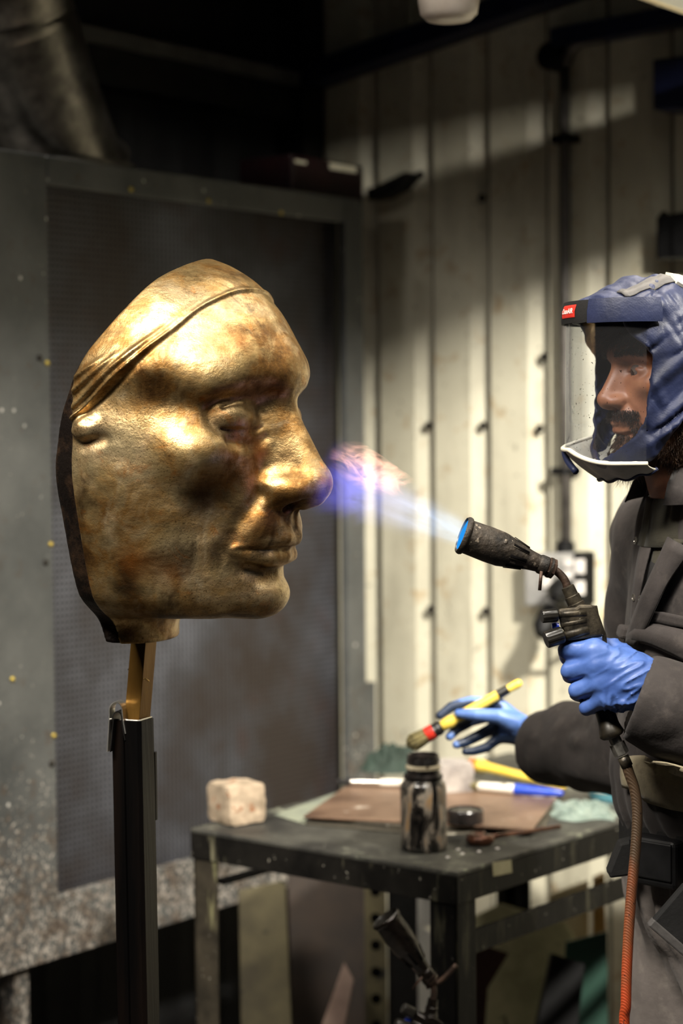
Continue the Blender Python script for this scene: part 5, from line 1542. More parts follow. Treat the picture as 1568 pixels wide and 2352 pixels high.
# ------------------------------------------------------------------ hood
def cloth(name, c1, c2, rough=0.75, weave=900, wear=None):
    k = NT(name)
    v = k.coord('Object')
    c = k.ramp(k.noise(v, 14, 6, 0.6), [(0.35, c1), (0.68, c2)])
    if wear is not None:
        c = k.mix(k.ramp(k.noise(v, 33, 6, 0.65), [(0.55, 0.0), (0.75, 0.8)]), c, wear)
    w = k.n('ShaderNodeTexWave', ins={'Vector': v, 'Scale': weave * 0.16, 'Distortion': 0.6, 'Detail': 2.0}, bands_direction='DIAGONAL').outputs['Fac']
    f = k.noise(v, 55, 5, 0.6)
    b1 = k.bump(f, 0.30, 0.004)
    b2 = k.n('ShaderNodeBump', ins={'Height': w, 'Strength': 0.05, 'Distance': 0.0004, 'Normal': b1}).outputs[0]
    k.bsdf(**{'Base Color': c, 'Roughness': rough, 'Specular IOR Level': 0.3, 'Sheen Weight': 0.0 if name.startswith('black') else 0.04, 'Normal': b2})
    return k.m
M_NAVYCLOTH = cloth('navy_nylon', hexc('10162c'), hexc('1a2240'), 0.5)
M_BLACKCLOTH = cloth('black_webbing', hexc('0a0a0a'), hexc('141313'), 0.8, 2200)
M_GREYSTRAP = cloth('grey_strap', hexc('3a3837'), hexc('4d4a48'), 0.6)
M_BEIGE = cloth('pale_grey_seal', hexc('7b7970'), hexc('97948a'), 0.75, 900, hexc('57534a'))
M_BAG = cloth('pale_beige_bag', hexc('a5a191'), hexc('c4bfae'), 0.75, 900, hexc('7d786b'))
M_LABELRED = pmat('red_label', hexc('b8261c'), hexc('c9352a'), 0.5, 0, 60)
M_LABELWHITE = pmat('white_print', hexc('e8e2da'), None, 0.5)
M_CREAMBUCKLE = pmat('cream_buckle', hexc('c4bda8'), hexc('d8d2c0'), 0.5, 0, 30)
def visor_mat():
    k = NT('clear_visor')
    v = k.coord('Object')
    tr = k.n('ShaderNodeBsdfTransparent', ins={0: (0.86, 0.88, 0.92, 1)})
    gl = k.n('ShaderNodeBsdfGlossy', ins={0: (1, 1, 1, 1), 'Roughness': 0.06})
    fr = k.math('MINIMUM', k.n('ShaderNodeFresnel', ins={'IOR': 1.40}).outputs[0], 0.28)
    m = k.n('ShaderNodeMixShader', ins={0: fr, 1: tr.outputs[0], 2: gl.outputs[0]})
    hz = k.n('ShaderNodeBsdfDiffuse', ins={0: (0.75, 0.75, 0.78, 1)})
    m = k.n('ShaderNodeMixShader', ins={0: 0.012, 1: m.outputs[0], 2: hz.outputs[0]})
    sp = k.noise(v, 300, 2, 0.5)
    df = k.n('ShaderNodeBsdfDiffuse', ins={0: hexc('1b1512')})
    m2 = k.n('ShaderNodeMixShader', ins={0: k.ramp(sp, [(0.70, 0.0), (0.715, 0.9)]), 1: m.outputs[0], 2: df.outputs[0]})
    k.t.links.new(m2.outputs[0], k.out.inputs['Surface'])
    return k.m
M_VISOR = visor_mat()
HOOD_E = pchip([-12, -9, -6.6, -3.4, 2.4, 6.0, 8.0], [1.8, 0.8, -0.7, -1.3, -1.75, 0.8, 1.6])
def hood_sdf(P):
    x = np.abs(P[:, 0]); y = P[:, 1]; z = P[:, 2]
    d = sd_ell(P, (0, -6.8, 4.0), (10.0, 11.2, 9.9))
    d = smin(d, sd_ell(P, (0, -1.7, 8.7), (8.8, 7.0, 2.4)), 2.0)
    d = smin(d, sd_ell(P, (0, -5.6, -3.5), (9.7, 8.8, 12.0)), 3.0)
    # folds that sweep back and down from the brow, and creases at the cheek
    q = np.stack([P[:, 0] * 0.28, (y + 1.15 * z) * 0.46, (y - 0.75 * z) * 0.10], -1)
    r = np.abs(2 * vnoise(q + 7.3, 1.0) - 1)
    q2 = np.stack([P[:, 0] * 0.4, (y - 0.5 * z) * 0.75, (y + z) * 0.2], -1)
    r2 = np.abs(2 * vnoise(q2 + 3.1, 1.0) - 1)
    d = d + 1.0 * (0.45 - r) * sstep(2.5, -1.5, y) + 0.45 * (0.4 - r2)
    sh = np.maximum(d, -(d + 0.48))
    e = HOOD_E(z)
    sh = smax(sh, -np.maximum(e - y, z - 7.3), 0.12)
    zb = np.clip(-11.2 + 1.75 * (-2.2 - y), -13, -3.2)
    sh = smax(sh, zb - z, 0.12)
    return sh
def ucurve(a, rx, ry, y0): return rx * math.sin(a), y0 + ry * math.cos(a)
def build_hood():
    hood = mobj('hood', (lambda VQ: (ww(relax(VQ[0], VQ[1], 2, 0.4)), flipq(VQ[1])))(surface_nets(hood_sdf, (-12, -19.5, -14), (12, 7.5, 15.5), 0.19)), M_NAVYCLOTH, PERSON, smooth=True)
    tag(hood, 'navy fabric respirator hood')
    A = np.radians(np.linspace(-96, 86, 49))
    # visor
    def zbot(a): return -9.3 - 1.7 * math.sin(min(1.57, a * 1.7)) * (1 if a > 0 else 0) + (1.6 * (a / 1.57) ** 2 if a < 0 else 0)
    rows = []
    for t in np.linspace(0, 1, 13):
        rows.append([ww((*ucurve(a, 8.6 - 0.25 * (1 - t), 6.9 + 0.25 * (1 - t), -1.45), zbot(a) * (1 - t) + 7.9 * t)) for a in A])
    v = mobj('visor', sheet(rows, 0.0), M_VISOR, hood, smooth=True)
    tag(v, 'clear plastic visor')
    # brow band: black over the forehead, navy towards the ears
    def band(a0, a1, z0, z1, rx, ry, y0, th, n=24, lean=0.35):
        rr = []
        for t in (0, 0.12, 0.5, 0.88, 1.0):
            bul = 0.18 * math.sin(math.pi * t)
            rr.append([ww((*ucurve(a, rx + bul - lean * t, ry + bul - lean * t, y0), z0 + (z1 - z0) * t)) for a in np.radians(np.linspace(a0, a1, n))])
        return sheet(rr, th)
    bb = mobj('brow_band', band(-88, 26, 7.25, 10.0, 9.0, 7.25, -1.55, -0.003), M_BLACKCLOTH, hood, smooth=True, sharp=50)
    tag(bb, 'black brow band')
    mobj('brow_wing', band(26, 100, 7.1, 10.1, 9.02, 7.25, -1.55, -0.003), M_NAVYCLOTH, hood, smooth=True, sharp=50)
    lb = mobj('label', band(-15, 11, 7.95, 9.6, 9.38, 7.63, -1.55, 0.0003, 12, 0.3), M_LABELRED, hood)
    tag(lb, 'small red brand label with white lettering')
    # lettering of the label, bent round the band
    cu = bpy.data.curves.new('lettering', 'FONT'); cu.body = 'CleanAIR'; cu.size = 1.0; cu.align_x = 'CENTER'; cu.align_y = 'CENTER'
    cu.offset = 0.012
    tmp = bpy.data.objects.new('lettering_source', cu); COL.objects.link(tmp)
    dg = bpy.context.evaluated_depsgraph_get(); dg.update()
    me = tmp.evaluated_get(dg).to_mesh()
    tv = np.array([vv.co[:] for vv in me.vertices]); tf = [tuple(p.vertices) for p in me.polygons]
    tmp.evaluated_get(dg).to_mesh_clear()
    bpy.data.objects.remove(tmp); bpy.data.curves.remove(cu)
    w = tv[:, 0].max() - tv[:, 0].min()
    ang = math.radians(-2) + tv[:, 0] / w * math.radians(21)
    zz = 8.78 + tv[:, 1] * 0.95
    lean = 0.3 * (zz - 7.95) / 1.65 - 0.20
    tvw = np.array([ww((*ucurve(a_, 9.40 - l_, 7.65 - l_, -1.55), z_)) for a_, z_, l_ in zip(ang, zz, lean)])
    mobj('lettering', (tvw, tf), M_LABELWHITE, hood)
    # face seal: the pale skirt from the visor's lower edge in to the chin, and the bag below it
    rows = []
    for t in np.linspace(0, 1, 7):
        rr = []
        for a in A:
            x0, y0 = ucurve(a, 8.35, 7.15, -1.45); z0 = zbot(a)
            x1, y1 = ucurve(a, 4.2, 3.1, -3.0); z1 = -10.0 + 2.0 * (abs(a) / 1.57) ** 2
            rr.append(ww((x0 + (x1 - x0) * t, y0 + (y1 - y0) * t, z0 + (z1 - z0) * t - 1.3 * math.sin(math.pi * t) + 0.25 * math.sin(a * 9) * t)))
        rows.append(rr)
    mobj('face_seal', sheet(rows, 0.0008), M_BEIGE, hood, smooth=True)
    rows = []
    for t in np.linspace(0, 1, 9):
        rr = []
        for a in A:
            x0, y0 = ucurve(a, 8.7, 7.3, -1.45); z0 = zbot(a) + 0.25
            x1, y1 = ucurve(a, 6.6, 4.2, -3.6); z1 = -13.2 + 1.6 * (abs(a) / 1.57) ** 2
            q = t ** 1.3
            rr.append(ww((x0 + (x1 - x0) * q, y0 + (y1 - y0) * q, z0 + (z1 - z0) * t + 0.18 * math.sin(a * 11 + t * 3))))
        rows.append(rr)
    mobj('chin_bag', sheet(rows, 0.0012), M_BAG, hood, smooth=True)
    rim = [ww((*ucurve(a, 8.75, 7.4, -1.45), zbot(a) + 0.1)) for a in A]
    mobj('visor_rim', tube(rim, 0.0030, 8), M_CREAMBUCKLE, hood, smooth=True)
    hem = [ww((*ucurve(a, 6.7, 4.3, -3.6), -13.15 + 1.6 * (abs(a) / 1.57) ** 2 + 0.18 * math.sin(a * 11 + 3))) for a in A]
    mobj('hem', tube(hem, 0.0042, 8, squash=0.6), M_NAVYCLOTH, hood, smooth=True)
    mobj('hem_loop', tube([ww((*ucurve(a, 8.6 - 1.2 * s_, 7.4 - 1.5 * s_, -1.45), zbot(a) - 0.6 - 2.2 * s_)) for a, s_ in zip(np.radians(np.linspace(-40, -12, 8)), np.linspace(0, 1, 8))], 0.0045, 8), M_NAVYCLOTH, hood, smooth=True)
    # strap over the crown with its pale slider
    def crown(y, dx):
        z = 4.0 + cast(hood_sdf, (dx, y, 4.0), (0, 0, 1), 0, 16, 200)
        return z
    pts = [(y, crown(y, 3.0), crown(y, 5.6)) for y in np.linspace(0.6, -7.0, 12)]
    mobj('crown_strap', sheet([[ww((3.0, y, z1 + 0.25)), ww((4.3, y, (z1 + z2) / 2 + 0.45)), ww((5.6, y, z2 + 0.25))] for y, z1, z2 in pts], 0.002), M_GREYSTRAP, hood, smooth=True)
    pts = [(y, crown(y, 2.6), crown(y, 6.0)) for y in np.linspace(-6.6, -11.5, 6)]
    mobj('strap_slider', sheet([[ww((2.6, y, z1 + 0.5)), ww((4.3, y, (z1 + z2) / 2 + 0.95)), ww((6.0, y, z2 + 0.5))] for y, z1, z2 in pts], 0.004), M_CREAMBUCKLE, hood, smooth=True, sharp=50)
    return hood
build_hood()

# ------------------------------------------------------------------ coveralls
WRL = bi(at(1457, 1598, 2.42)); ELL = bi(at(1850, 1745, 2.40)); SHL = np.array([0.185, -0.01, 1.385])
WRR = bi(at(1243, 1716, 3.12)); ELR = bi(at(1476, 1712, 2.93)); SHR = np.array([-0.185, -0.01, 1.385])
def folds(P, s, amp, seed):
    q = P * s
    return amp * (0.42 - np.abs(2 * vnoise(q + seed, 1.0) - 1))
def coverall_sdf(P):
    x, y, z = P[:, 0], P[:, 1], P[:, 2]
    ax = np.abs(x)
    S = np.stack([ax, y, z], -1)
    d = sd_ell(P, (0, -0.005, 1.26), (0.178, 0.122, 0.27))
    d = smin(d, sd_ell(P, (0, 0.005, 1.06), (0.170, 0.128, 0.20)), 0.06)
    d = smin(d, sd_ell(P, (0, -0.015, 0.93), (0.172, 0.122, 0.15)), 0.06)
    d = smin(d, sd_cap(S, (0.0, -0.01, 1.43), (0.165, -0.015, 1.385), 0.065, 0.075), 0.06)
    blouse = np.exp(-((z - 1.085) / 0.05) ** 2) * 0.010 - np.exp(-((z - 1.0) / 0.025) ** 2) * 0.012
    d = d - blouse
    for sh, el, wr, sd in ((SHL, ELL, WRL, 0.0), (SHR, ELR, WRR, 5.0)):
        ad = unit(wr - el)
        arm = sd_cap(P, sh, el, 0.078, 0.076)
        fa = sd_cap(P, el, wr + (wr - el) * 0.1, 0.082, 0.054)
        arm = smin(arm, fa, 0.03)
        arm = arm + folds(P, np.array([16, 16, 16], np.float32), 0.015, 3.7 + sd) * sstep(0.015, 0.07, -((P - wr.astype(np.float32)) @ ad.astype(np.float32)))
        # cuff ends in a clean plane
        arm = smax(arm, (P - wr.astype(np.float32)) @ ad.astype(np.float32), 0.004)
        hollow = sd_cap(P, wr - ad * 0.04, wr + ad * 0.1, 0.0455)
        arm = smax(arm, -hollow, 0.004)
        d = smin(d, arm, 0.035)
    hip, kn, an = (0.082, -0.02, 0.90), (0.105, 0.005, 0.50), (0.115, -0.03, 0.10)
    leg = sd_chain(S, [hip, kn, an], [0.104, 0.090, 0.082], 0.03)
    leg = smax(leg, 0.075 - z, 0.005)
    leg = leg + folds(P, np.array([22, 22, 5.0], np.float32), 0.013, 9.1)
    d = smin(d, leg, 0.03)
    d = d + folds(P, np.array([13, 13, 9], np.float32), 0.009, 1.9) * sstep(0.20, 0.12, ax)
    # pleats hanging at the waist
    d = d + 0.006 * np.sin(ax * 190 + 30 * y) * np.exp(-((z - 0.95) / 0.10) ** 2) * sstep(0.06, 0.10, y)
    # neck opening
    d = smax(d, -sd_cap(P, (0, 0.02, 1.42), (0, 0.05, 1.60), 0.066, 0.085), 0.01)
    return d
M_COVER = cloth('dark_grey_twill', hexc('292524'), hexc('3b3634'), 0.82, 1500, hexc('4b4541'))
M_TROUSER = cloth('grey_twill_worn', hexc('544e4b'), hexc('6a635f'), 0.82, 1500, hexc('7a736c'))
M_PATCH = cloth('stained_beige_canvas', hexc('6d6553'), hexc('9a9076'), 0.85, 900, hexc('4c4234'))
M_SHIRT = cloth('olive_grey_shirt', hexc('24231e'), hexc('3d3a2f'), 0.85, 900)
M_INNER = pmat('black_inner_cloth', hexc('0c0b0b'), hexc('151313'), 0.9)
M_SNAP = pmat('steel_snap', hexc('8f8a82'), hexc('b9b4aa'), 0.25, 0.9, 80)
def build_coverall():
    allp = np.array([WRL, WRR, ELL, ELR])
    lo = np.minimum(allp.min(0) - 0.09, (-0.27, -0.20, 0.06)); hi = np.maximum(allp.max(0) + 0.09, (0.28, 0.19, 1.53))
    V, Q = surface_nets(coverall_sdf, lo, hi, 0.0046)
    V = relax(V, Q, 2, 0.4)
    o = mobj('coveralls', (bw(V), flipq(Q)), M_COVER, PERSON, smooth=True)
    o.data.materials.append(M_TROUSER)
    zc = V[Q[:, 0], 2]; yc = V[Q[:, 0], 1]
    o.data.polygons.foreach_set('material_index', ((zc < 0.985) & (yc < 0.2)).astype(np.int32))
    return tag(o, 'dark grey coveralls, paler below the belt')
COVER = build_coverall()
def hit(px, py, off=0.0):
    """where the sight line through a photo pixel meets the coveralls, moved off along the cloth's normal"""
    v = ray(px, py); v = v / np.linalg.norm(v)
    t = np.linspace(2.0, 3.2, 700)
    W = CPOS + t[:, None] * v
    f = coverall_sdf(bi(W).astype(np.float32))
    i = np.nonzero(f < 0)[0]
    if len(i) == 0:
        i = [int(np.argmin(f))]
        W0 = W[i[0]]
    else:
        i = i[0]; W0 = W[i - 1] + (W[i] - W[i - 1]) * f[i - 1] / (f[i - 1] - f[i])
    p = bi(W0)
    g = grad(lambda P: coverall_sdf(P.astype(np.float32)), np.array([p], np.float32), 0.012)[0]
    return W0 + (WB @ g) * off
def patch(rows, off, th, bulge=0.0):
    R = []
    m = len(rows)
    for i, row in enumerate(rows):
        R.append([hit(x, y, off + bulge * math.sin(math.pi * i / max(1, m - 1))) for x, y in row])
    return sheet(R, th)
def lerp_rows(top, bot, n, m):
    T = smooth_path([(x, y, 0) for x, y in top], m); B = smooth_path([(x, y, 0) for x, y in bot], m)
    return [[tuple((T[j] * (1 - t) + B[j] * t)[:2]) for j in range(m)] for t in np.linspace(0, 1, n)]
mobj('shirt', patch(lerp_rows([(1512, 1215), (1535, 1235), (1580, 1240)], [(1478, 1405), (1490, 1400), (1520, 1320)], 9, 6), 0.003, 0.001), M_SHIRT, COVER, smooth=True)
mobj('placket_gap', patch(lerp_rows([(1500, 1290), (1515, 1300), (1530, 1310)], [(1466, 1462), (1470, 1460), (1476, 1455)], 8, 4), 0.004, 0.001), M_INNER, COVER, smooth=True)
mobj('far_lapel', patch(lerp_rows([(1492, 1212), (1502, 1215), (1516, 1224)], [(1458, 1440), (1463, 1445), (1468, 1452)], 10, 4), 0.006, 0.002, 0.004), M_COVER, COVER, smooth=True)
mobj('placket', patch(lerp_rows([(1552, 1235), (1568, 1245), (1600, 1262)], [(1452, 1478), (1464, 1484), (1482, 1484)], 12, 5), 0.010, 0.0025, 0.006), M_COVER, COVER, smooth=True)
for px, py in ((1477, 1246), (1473, 1372), (1493, 1376)):
    p = hit(px, py, 0.0135 if px == 1493 else 0.010); n = unit(hit(px, py, 0.02) - hit(px, py, 0.0))
    mobj('snap', lathe([(0, 0.0052), (0.0016, 0.0052), (0.0022, 0.0038), (0.0014, 0.003), (0.0014, 0.0006)], p, n, 18), M_SNAP, COVER, smooth=True, sharp=40)
mobj('pocket_welt', patch(lerp_rows([(1506, 1402), (1540, 1408), (1600, 1420)], [(1496, 1424), (1540, 1434), (1600, 1446)], 4, 8), 0.007, 0.002), M_COVER, COVER, smooth=True)
mobj('pocket_flap', patch(lerp_rows([(1492, 1432), (1540, 1440), (1610, 1455)], [(1455, 1472), (1510, 1482), (1610, 1530)], 7, 9), 0.008, 0.0025, 0.008), M_COVER, COVER, smooth=True)
mobj('pocket_flap', box(hit(1462, 1456, 0.0) + np.array([-0.009, 0.02, 0.0]), (0.012, 0, -0.002), (0, 0.02, 0), (0.002, 0, 0.008)), M_COVER, COVER, bevel=0.004)
mobj('hem_panel', patch(lerp_rows([(1440, 1742), (1470, 1738), (1530, 1740), (1600, 1760)], [(1440, 1806), (1478, 1818), (1498, 1840), (1600, 1866)], 8, 14), 0.006, 0.002, 0.003), M_PATCH, COVER, smooth=True)
# collar: a stand round the neck with turned-down leaves
def build_collar():
    rows = []
    for t, (rr, zz) in zip(range(5), ((0.080, 1.425), (0.078, 1.462), (0.082, 1.485), (0.094, 1.468), (0.105, 1.440))):
        row = []
        for a in np.radians(np.linspace(28, 332, 40)):
            lift = 0.018 * (1 + math.cos(a + math.pi)) / 2
            row.append(bw((rr * math.sin(a) * 1.12, 0.022 + rr * math.cos(a) * 1.0, zz + lift)))
        rows.append(row)
    mobj('collar', sheet(rows, 0.002), M_COVER, COVER, smooth=True)
build_collar()
def build_shirt_collar():
    rows = []
    for rr, zz in ((0.080, 1.408), (0.074, 1.43), (0.069, 1.462), (0.066, 1.470)):
        rows.append([bw((rr * math.sin(a) * 1.1, 0.034 + rr * math.cos(a) * 1.02, zz - 0.022 * (1 + math.cos(a)) / 2)) for a in np.linspace(0, 2 * math.pi, 41)])
    mobj('shirt_collar', sheet(rows, 0.002), M_SHIRT, COVER, smooth=True)
build_shirt_collar()
# boots
def boot_sdf(P):
    ax = np.abs(P[:, 0]); S = np.stack([ax, P[:, 1], P[:, 2]], -1)
    d = sd_cap(S, (0.115, -0.03, 0.12), (0.115, -0.03, 0.06), 0.055, 0.05)
    d = smin(d, sd_cap(S, (0.115, -0.04, 0.045), (0.13, 0.13, 0.035), 0.044, 0.044), 0.03)
    return smax(d, 0.002 - P[:, 2], 0.006)
def build_boots():
    V, Q = surface_nets(boot_sdf, (-0.2, -0.12, -0.01), (0.2, 0.2, 0.2), 0.006)
    for s in (-1, 1):
        m = (V[:, 0] * s > 0)
        idx = -np.ones(len(V), int); idx[m] = np.arange(m.sum())
        q = Q[m[Q].all(1)]
        mobj('boot', (bw(relax(V, Q, 1)[m]), flipq(idx[q])), M_BLACKPL, PERSON, smooth=True)
build_boots()

# ------------------------------------------------------------------ belt
def build_belt():
    def ring_pt(a, z, off):
        d = np.array([math.sin(a), math.cos(a), 0])
        t = cast(coverall_sdf, (0, 0, z), d, 0.05, 0.25, 120)
        return np.array([0, 0, z]) + d * (t + off)
    A = np.linspace(0, 2 * math.pi, 49)
    rows = []
    for z in (0.972, 0.985, 1.012, 1.025):
        r0 = [ring_pt(a, 1.0, 0.006) for a in A[:-1]]
        rows.append([bw((p[0], p[1], z)) for p in r0] + [bw((r0[0][0], r0[0][1], z))])
    belt = mobj('belt', sheet(rows, -0.003), M_BLACKCLOTH, PERSON, smooth=True, sharp=50)
    tag(belt, 'wide black webbing belt')
    p = hit(1532, 1978, 0.020)
    n = unit(hit(1532, 1978, 0.03) - hit(1532, 1978, 0.0)); n[2] = 0; n = unit(n)
    h = np.cross((0, 0, 1), n)
    mobj('pouch', box(p, h * 0.036, n * 0.017, (0, 0, 0.031)), M_BLACKPL, belt, bevel=0.007, seg=3)
    mobj('pouch_lid', box(p + n * 0.0175 + np.array([0, 0, 0.004]), h * 0.032, n * 0.002, (0, 0, 0.024)), M_BLACKPL, belt, bevel=0.002)
    q = hit(1450, 1985, 0.010)
    lft = at(1408, 1985, 2.60)
    mobj('belt_tail', prism([at(x, y, 2.56) for x, y in ((1424, 1938), (1456, 1930), (1462, 2010), (1400, 2018), (1398, 2004))], (0, 1, 0), 0.03), M_BLACKCLOTH, belt, bevel=0.003)
    c = hit(1556, 2112, 0.012)
    X = unit(at(1568, 2150, 2.4) - at(1500, 2108 + 20, 2.4)); X = unit(at(1566, 2188, 2.4) - at(1494, 2126, 2.4))
    Y = unit(at(1552, 2050, 2.4) - at(1494, 2126, 2.4))
    Y = unit(Y - np.dot(Y, X) * X)
    nn = np.cross(X, Y)
    cc = at(1572, 2112, 2.425)
    pad = mobj('belt_pad', box(cc, X * 0.030, Y * 0.034, nn * 0.008), M_BLACKCLOTH, belt, bevel=0.003)
    mobj('pad_edge', box(cc - X * 0.0 - Y * 0.029 - nn * 0.0 , X * 0.0305, Y * 0.0055, nn * 0.0092), M_GREYSTRAP, belt, bevel=0.002)
build_belt()

# ------------------------------------------------------------------ gloved hands
def glove_mat():
    k = NT('blue_nitrile')
    v = k.coord('Object')
    c = k.ramp(k.noise(v, 25, 4, 0.6), [(0.35, hexc('38528f')), (0.65, hexc('4864a2'))])
    k.bsdf(**{'Base Color': c, 'Roughness': 0.42, 'Specular IOR Level': 0.4, 'Normal': k.bump(k.noise(v, 120, 5, 0.6), 0.15, 0.002)})
    return k.m
def stained_shaded_glove_mat():
    k = NT('blue_nitrile_soiled_shaded')
    v = k.coord('Object')
    c = k.ramp(k.noise(v, 25, 4, 0.6), [(0.35, hexc('4a6cb2')), (0.65, hexc('6a8aca'))])
    s = k.n('ShaderNodeSeparateXYZ', ins={0: k.n('ShaderNodeTexCoord').outputs['Object']})
    # dirt and painted-in shade on the fingers that reach under the brush
    at_ = k.n('ShaderNodeAttribute', attribute_name='soil_and_shade').outputs['Fac']
    f = k.math('ADD', at_, k.math('MULTIPLY_ADD', k.noise(v, 60, 5, 0.65), 0.9, -0.45))
    c = k.mix(k.ramp(f, [(0.40, 0.0), (0.62, 0.93)]), c, hexc('1b2636'))
    k.bsdf(**{'Base Color': c, 'Roughness': 0.42, 'Normal': k.bump(k.noise(v, 120, 5, 0.6), 0.2, 0.002)})
    return k.m
M_GLOVE = glove_mat(); M_GLOVE2 = stained_shaded_glove_mat()
def hand_frame(px, py, d):
    v = unit(ray(px, py)); r = unit(np.cross(v, (0, 0, 1))); u = np.cross(r, v)
    return at(px, py, d), np.stack([r, u, -v], -1) * 0.01
def wrinkle(P, s, amp, seed):
    return amp * np.abs(2 * vnoise(P * np.array(s, np.float32) + seed, 1.0) - 1)
def fist_sdf(P):
    fingers = [
        [(-0.7, 3.0, 1.75), (-4.0, 3.1, 0.6), (-4.1, 2.3, -1.4), (-2.2, 1.9, -2.4)],
        [(-0.5, 1.2, 2.05), (-3.7, 0.6, 0.7), (-3.7, 0.0, -1.5), (-1.7, -0.2, -2.5)],
        [(-0.1, -0.8, 1.95), (-2.9, -1.8, 0.7), (-2.9, -2.2, -1.4), (-1.0, -2.2, -2.4)],
        [(0.5, -2.6, 1.55), (-1.7, -3.9, 0.5), (-1.8, -4.0, -1.2), (-0.2, -3.9, -2.1)]]
    rad = [[1.28, 1.18, 1.0, 0.85], [1.30, 1.16, 1.0, 0.85], [1.22, 1.08, 0.95, 0.8], [1.08, 0.95, 0.85, 0.72]]
    wr = np.array([5.0, -1.0, 1.3])
    d = sd_cap(P, (4.2, -0.4, 1.2), (9.5, -1.9, 0.2), 2.65, 2.3)
    for f in fingers:
        d = smin(d, sd_cap(P, wr + (0, (f[0][1]) * 0.45, -0.2), f[0], 1.7, 1.28), 1.0)
    th = sd_chain(P, [(4.0, 1.2, 0.2), (1.4, 3.3, -1.6), (-1.0, 3.9, -2.6), (-2.8, 3.4, -2.4)], [1.8, 1.25, 1.0, 0.85])
    d = smin(d, th, 0.7)
    palm = sd_ell(P, (2.6, -0.6, 0.6), (2.4, 3.6, 1.9))
    d = smin(d, palm, 0.8)
    fg = None
    for f, r in zip(fingers, rad):
        c = sd_chain(P, f, r)
        fg = c if fg is None else smin(fg, c, 0.5)
    d = smin(d, fg, 0.9)
    # stretched film: long creases from the knuckles to the wrist, crumples at the heel of the hand
    m = sstep(0.0, 3.0, P[:, 0])
    q = np.stack([(P[:, 0] + 0.5 * P[:, 1]) * 0.35, (P[:, 1] - 0.55 * P[:, 0]) * 1.05, P[:, 2] * 0.5], -1)
    low = sstep(-1.0, -3.5, P[:, 1])
    d = d - 0.42 * np.maximum(0.38 - np.abs(2 * vnoise(q + 2.0) - 1), 0) * (0.5 + m)
    q2 = np.stack([P[:, 0] * 1.3, P[:, 1] * 0.5 + P[:, 0] * 0.4, P[:, 2] * 0.6], -1)
    d = d - 0.75 * np.maximum(0.42 - np.abs(2 * vnoise(q2 + 9.0) - 1), 0) * low * sstep(-1.0, 1.0, P[:, 0])
    return d
def build_fist():
    o, M = hand_frame(1380, 1552, 2.42)
    V, Q = surface_nets(fist_sdf, (-6.5, -7, -5), (12.5, 6.5, 6), 0.15)
    V = relax(V, Q, 2, 0.4)
    keep = fist_sdf
    g = mobj('glove', (o + V @ M.T, Q), M_GLOVE, PERSON, smooth=True)
    tag(g, 'clean blue glove gripping the torch')
build_fist()
HB_O, HB_M = hand_frame(1120, 1660, 3.16)
def open_hand_sdf(P, part='all'):
    d = sd_cap(P, (6.3, -1.9, -0.2), (10.5, -2.6, -0.6), 2.4, 2.7)
    mcp = [(1.6, 3.0, -0.9), (1.2, 1.4, -1.5), (1.4, -0.5, -1.6), (2.0, -2.2, -1.4)]
    for m in mcp:
        d = smin(d, sd_cap(P, (5.6, -1.3 + 0.25 * m[1], -0.5), m, 1.55, 1.05), 0.9)
    th = sd_chain(P, [(4.6, -0.2, 0.9), (1.6, 1.0, 1.7), (-1.9, 1.25, 1.75), (-4.6, 1.45, 1.2)], [1.65, 1.2, 1.0, 0.72])
    d = smin(d, th, 0.8)
    idx = sd_chain(P, [mcp[0], (-2.8, 3.3, -1.1), (-5.8, 2.5, -0.9), (-7.6, 1.1, -0.4)], [1.0, 0.92, 0.82, 0.66])
    mid = sd_chain(P, [mcp[1], (-2.6, 0.3, -2.0), (-4.9, -1.0, -1.4), (-6.1, -2.2, -0.7)], [1.0, 0.92, 0.82, 0.68])
    rng = sd_chain(P, [mcp[2], (-1.4, -2.0, -1.8), (-3.6, -3.1, -1.3), (-5.0, -3.5, -0.7)], [0.96, 0.9, 0.8, 0.66])
    pky = sd_chain(P, [mcp[3], (-0.2, -3.9, -1.4), (-2.2, -4.5, -1.1), (-3.6, -4.6, -0.6)], [0.86, 0.8, 0.7, 0.58])
    for f in (idx, mid, rng, pky): d = smin(d, f, 0.35)
    q = np.stack([P[:, 0] * 0.9, P[:, 1] * 0.5, P[:, 2] * 0.5], -1)
    d = d - 0.30 * np.maximum(0.38 - np.abs(2 * vnoise(q + 4.0) - 1), 0) * sstep(0.0, 5.0, P[:, 0])
    if part == 'all': return d
    return np.minimum(np.minimum(idx, mid), np.minimum(rng, pky))
def build_open_hand():
    V, Q = surface_nets(open_hand_sdf, (-9, -7, -5), (13, 6, 5), 0.17)
    V = relax(V, Q, 2, 0.4)
    g = mobj('glove', (HB_O + V @ HB_M.T, Q), M_GLOVE2, PERSON, smooth=True)
    tag(g, 'soiled blue glove holding the brush over the jar')
    f = open_hand_sdf(V.astype(np.float32), 'f')
    soil_and_shade = np.clip(0.95 - 0.9 * np.maximum(f, 0), 0, 1) * sstep(4.6, 2.4, V[:, 1])
    soil_and_shade = np.maximum(soil_and_shade, sstep(-1.2, -2.6, V[:, 1]))
    soil_and_shade *= 1 - 0.9 * np.exp(-(((V - np.array([-6.2, -2.3, -0.5])) ** 2).sum(1)) / 1.1)
    soil_and_shade *= 1 - 0.9 * np.exp(-(((V - np.array([-5.1, -3.6, -0.5])) ** 2).sum(1)) / 0.9)
    at_ = g.data.attributes.new('soil_and_shade', 'FLOAT', 'POINT')
    at_.data.foreach_set('value', soil_and_shade.astype(np.float32))
build_open_hand()

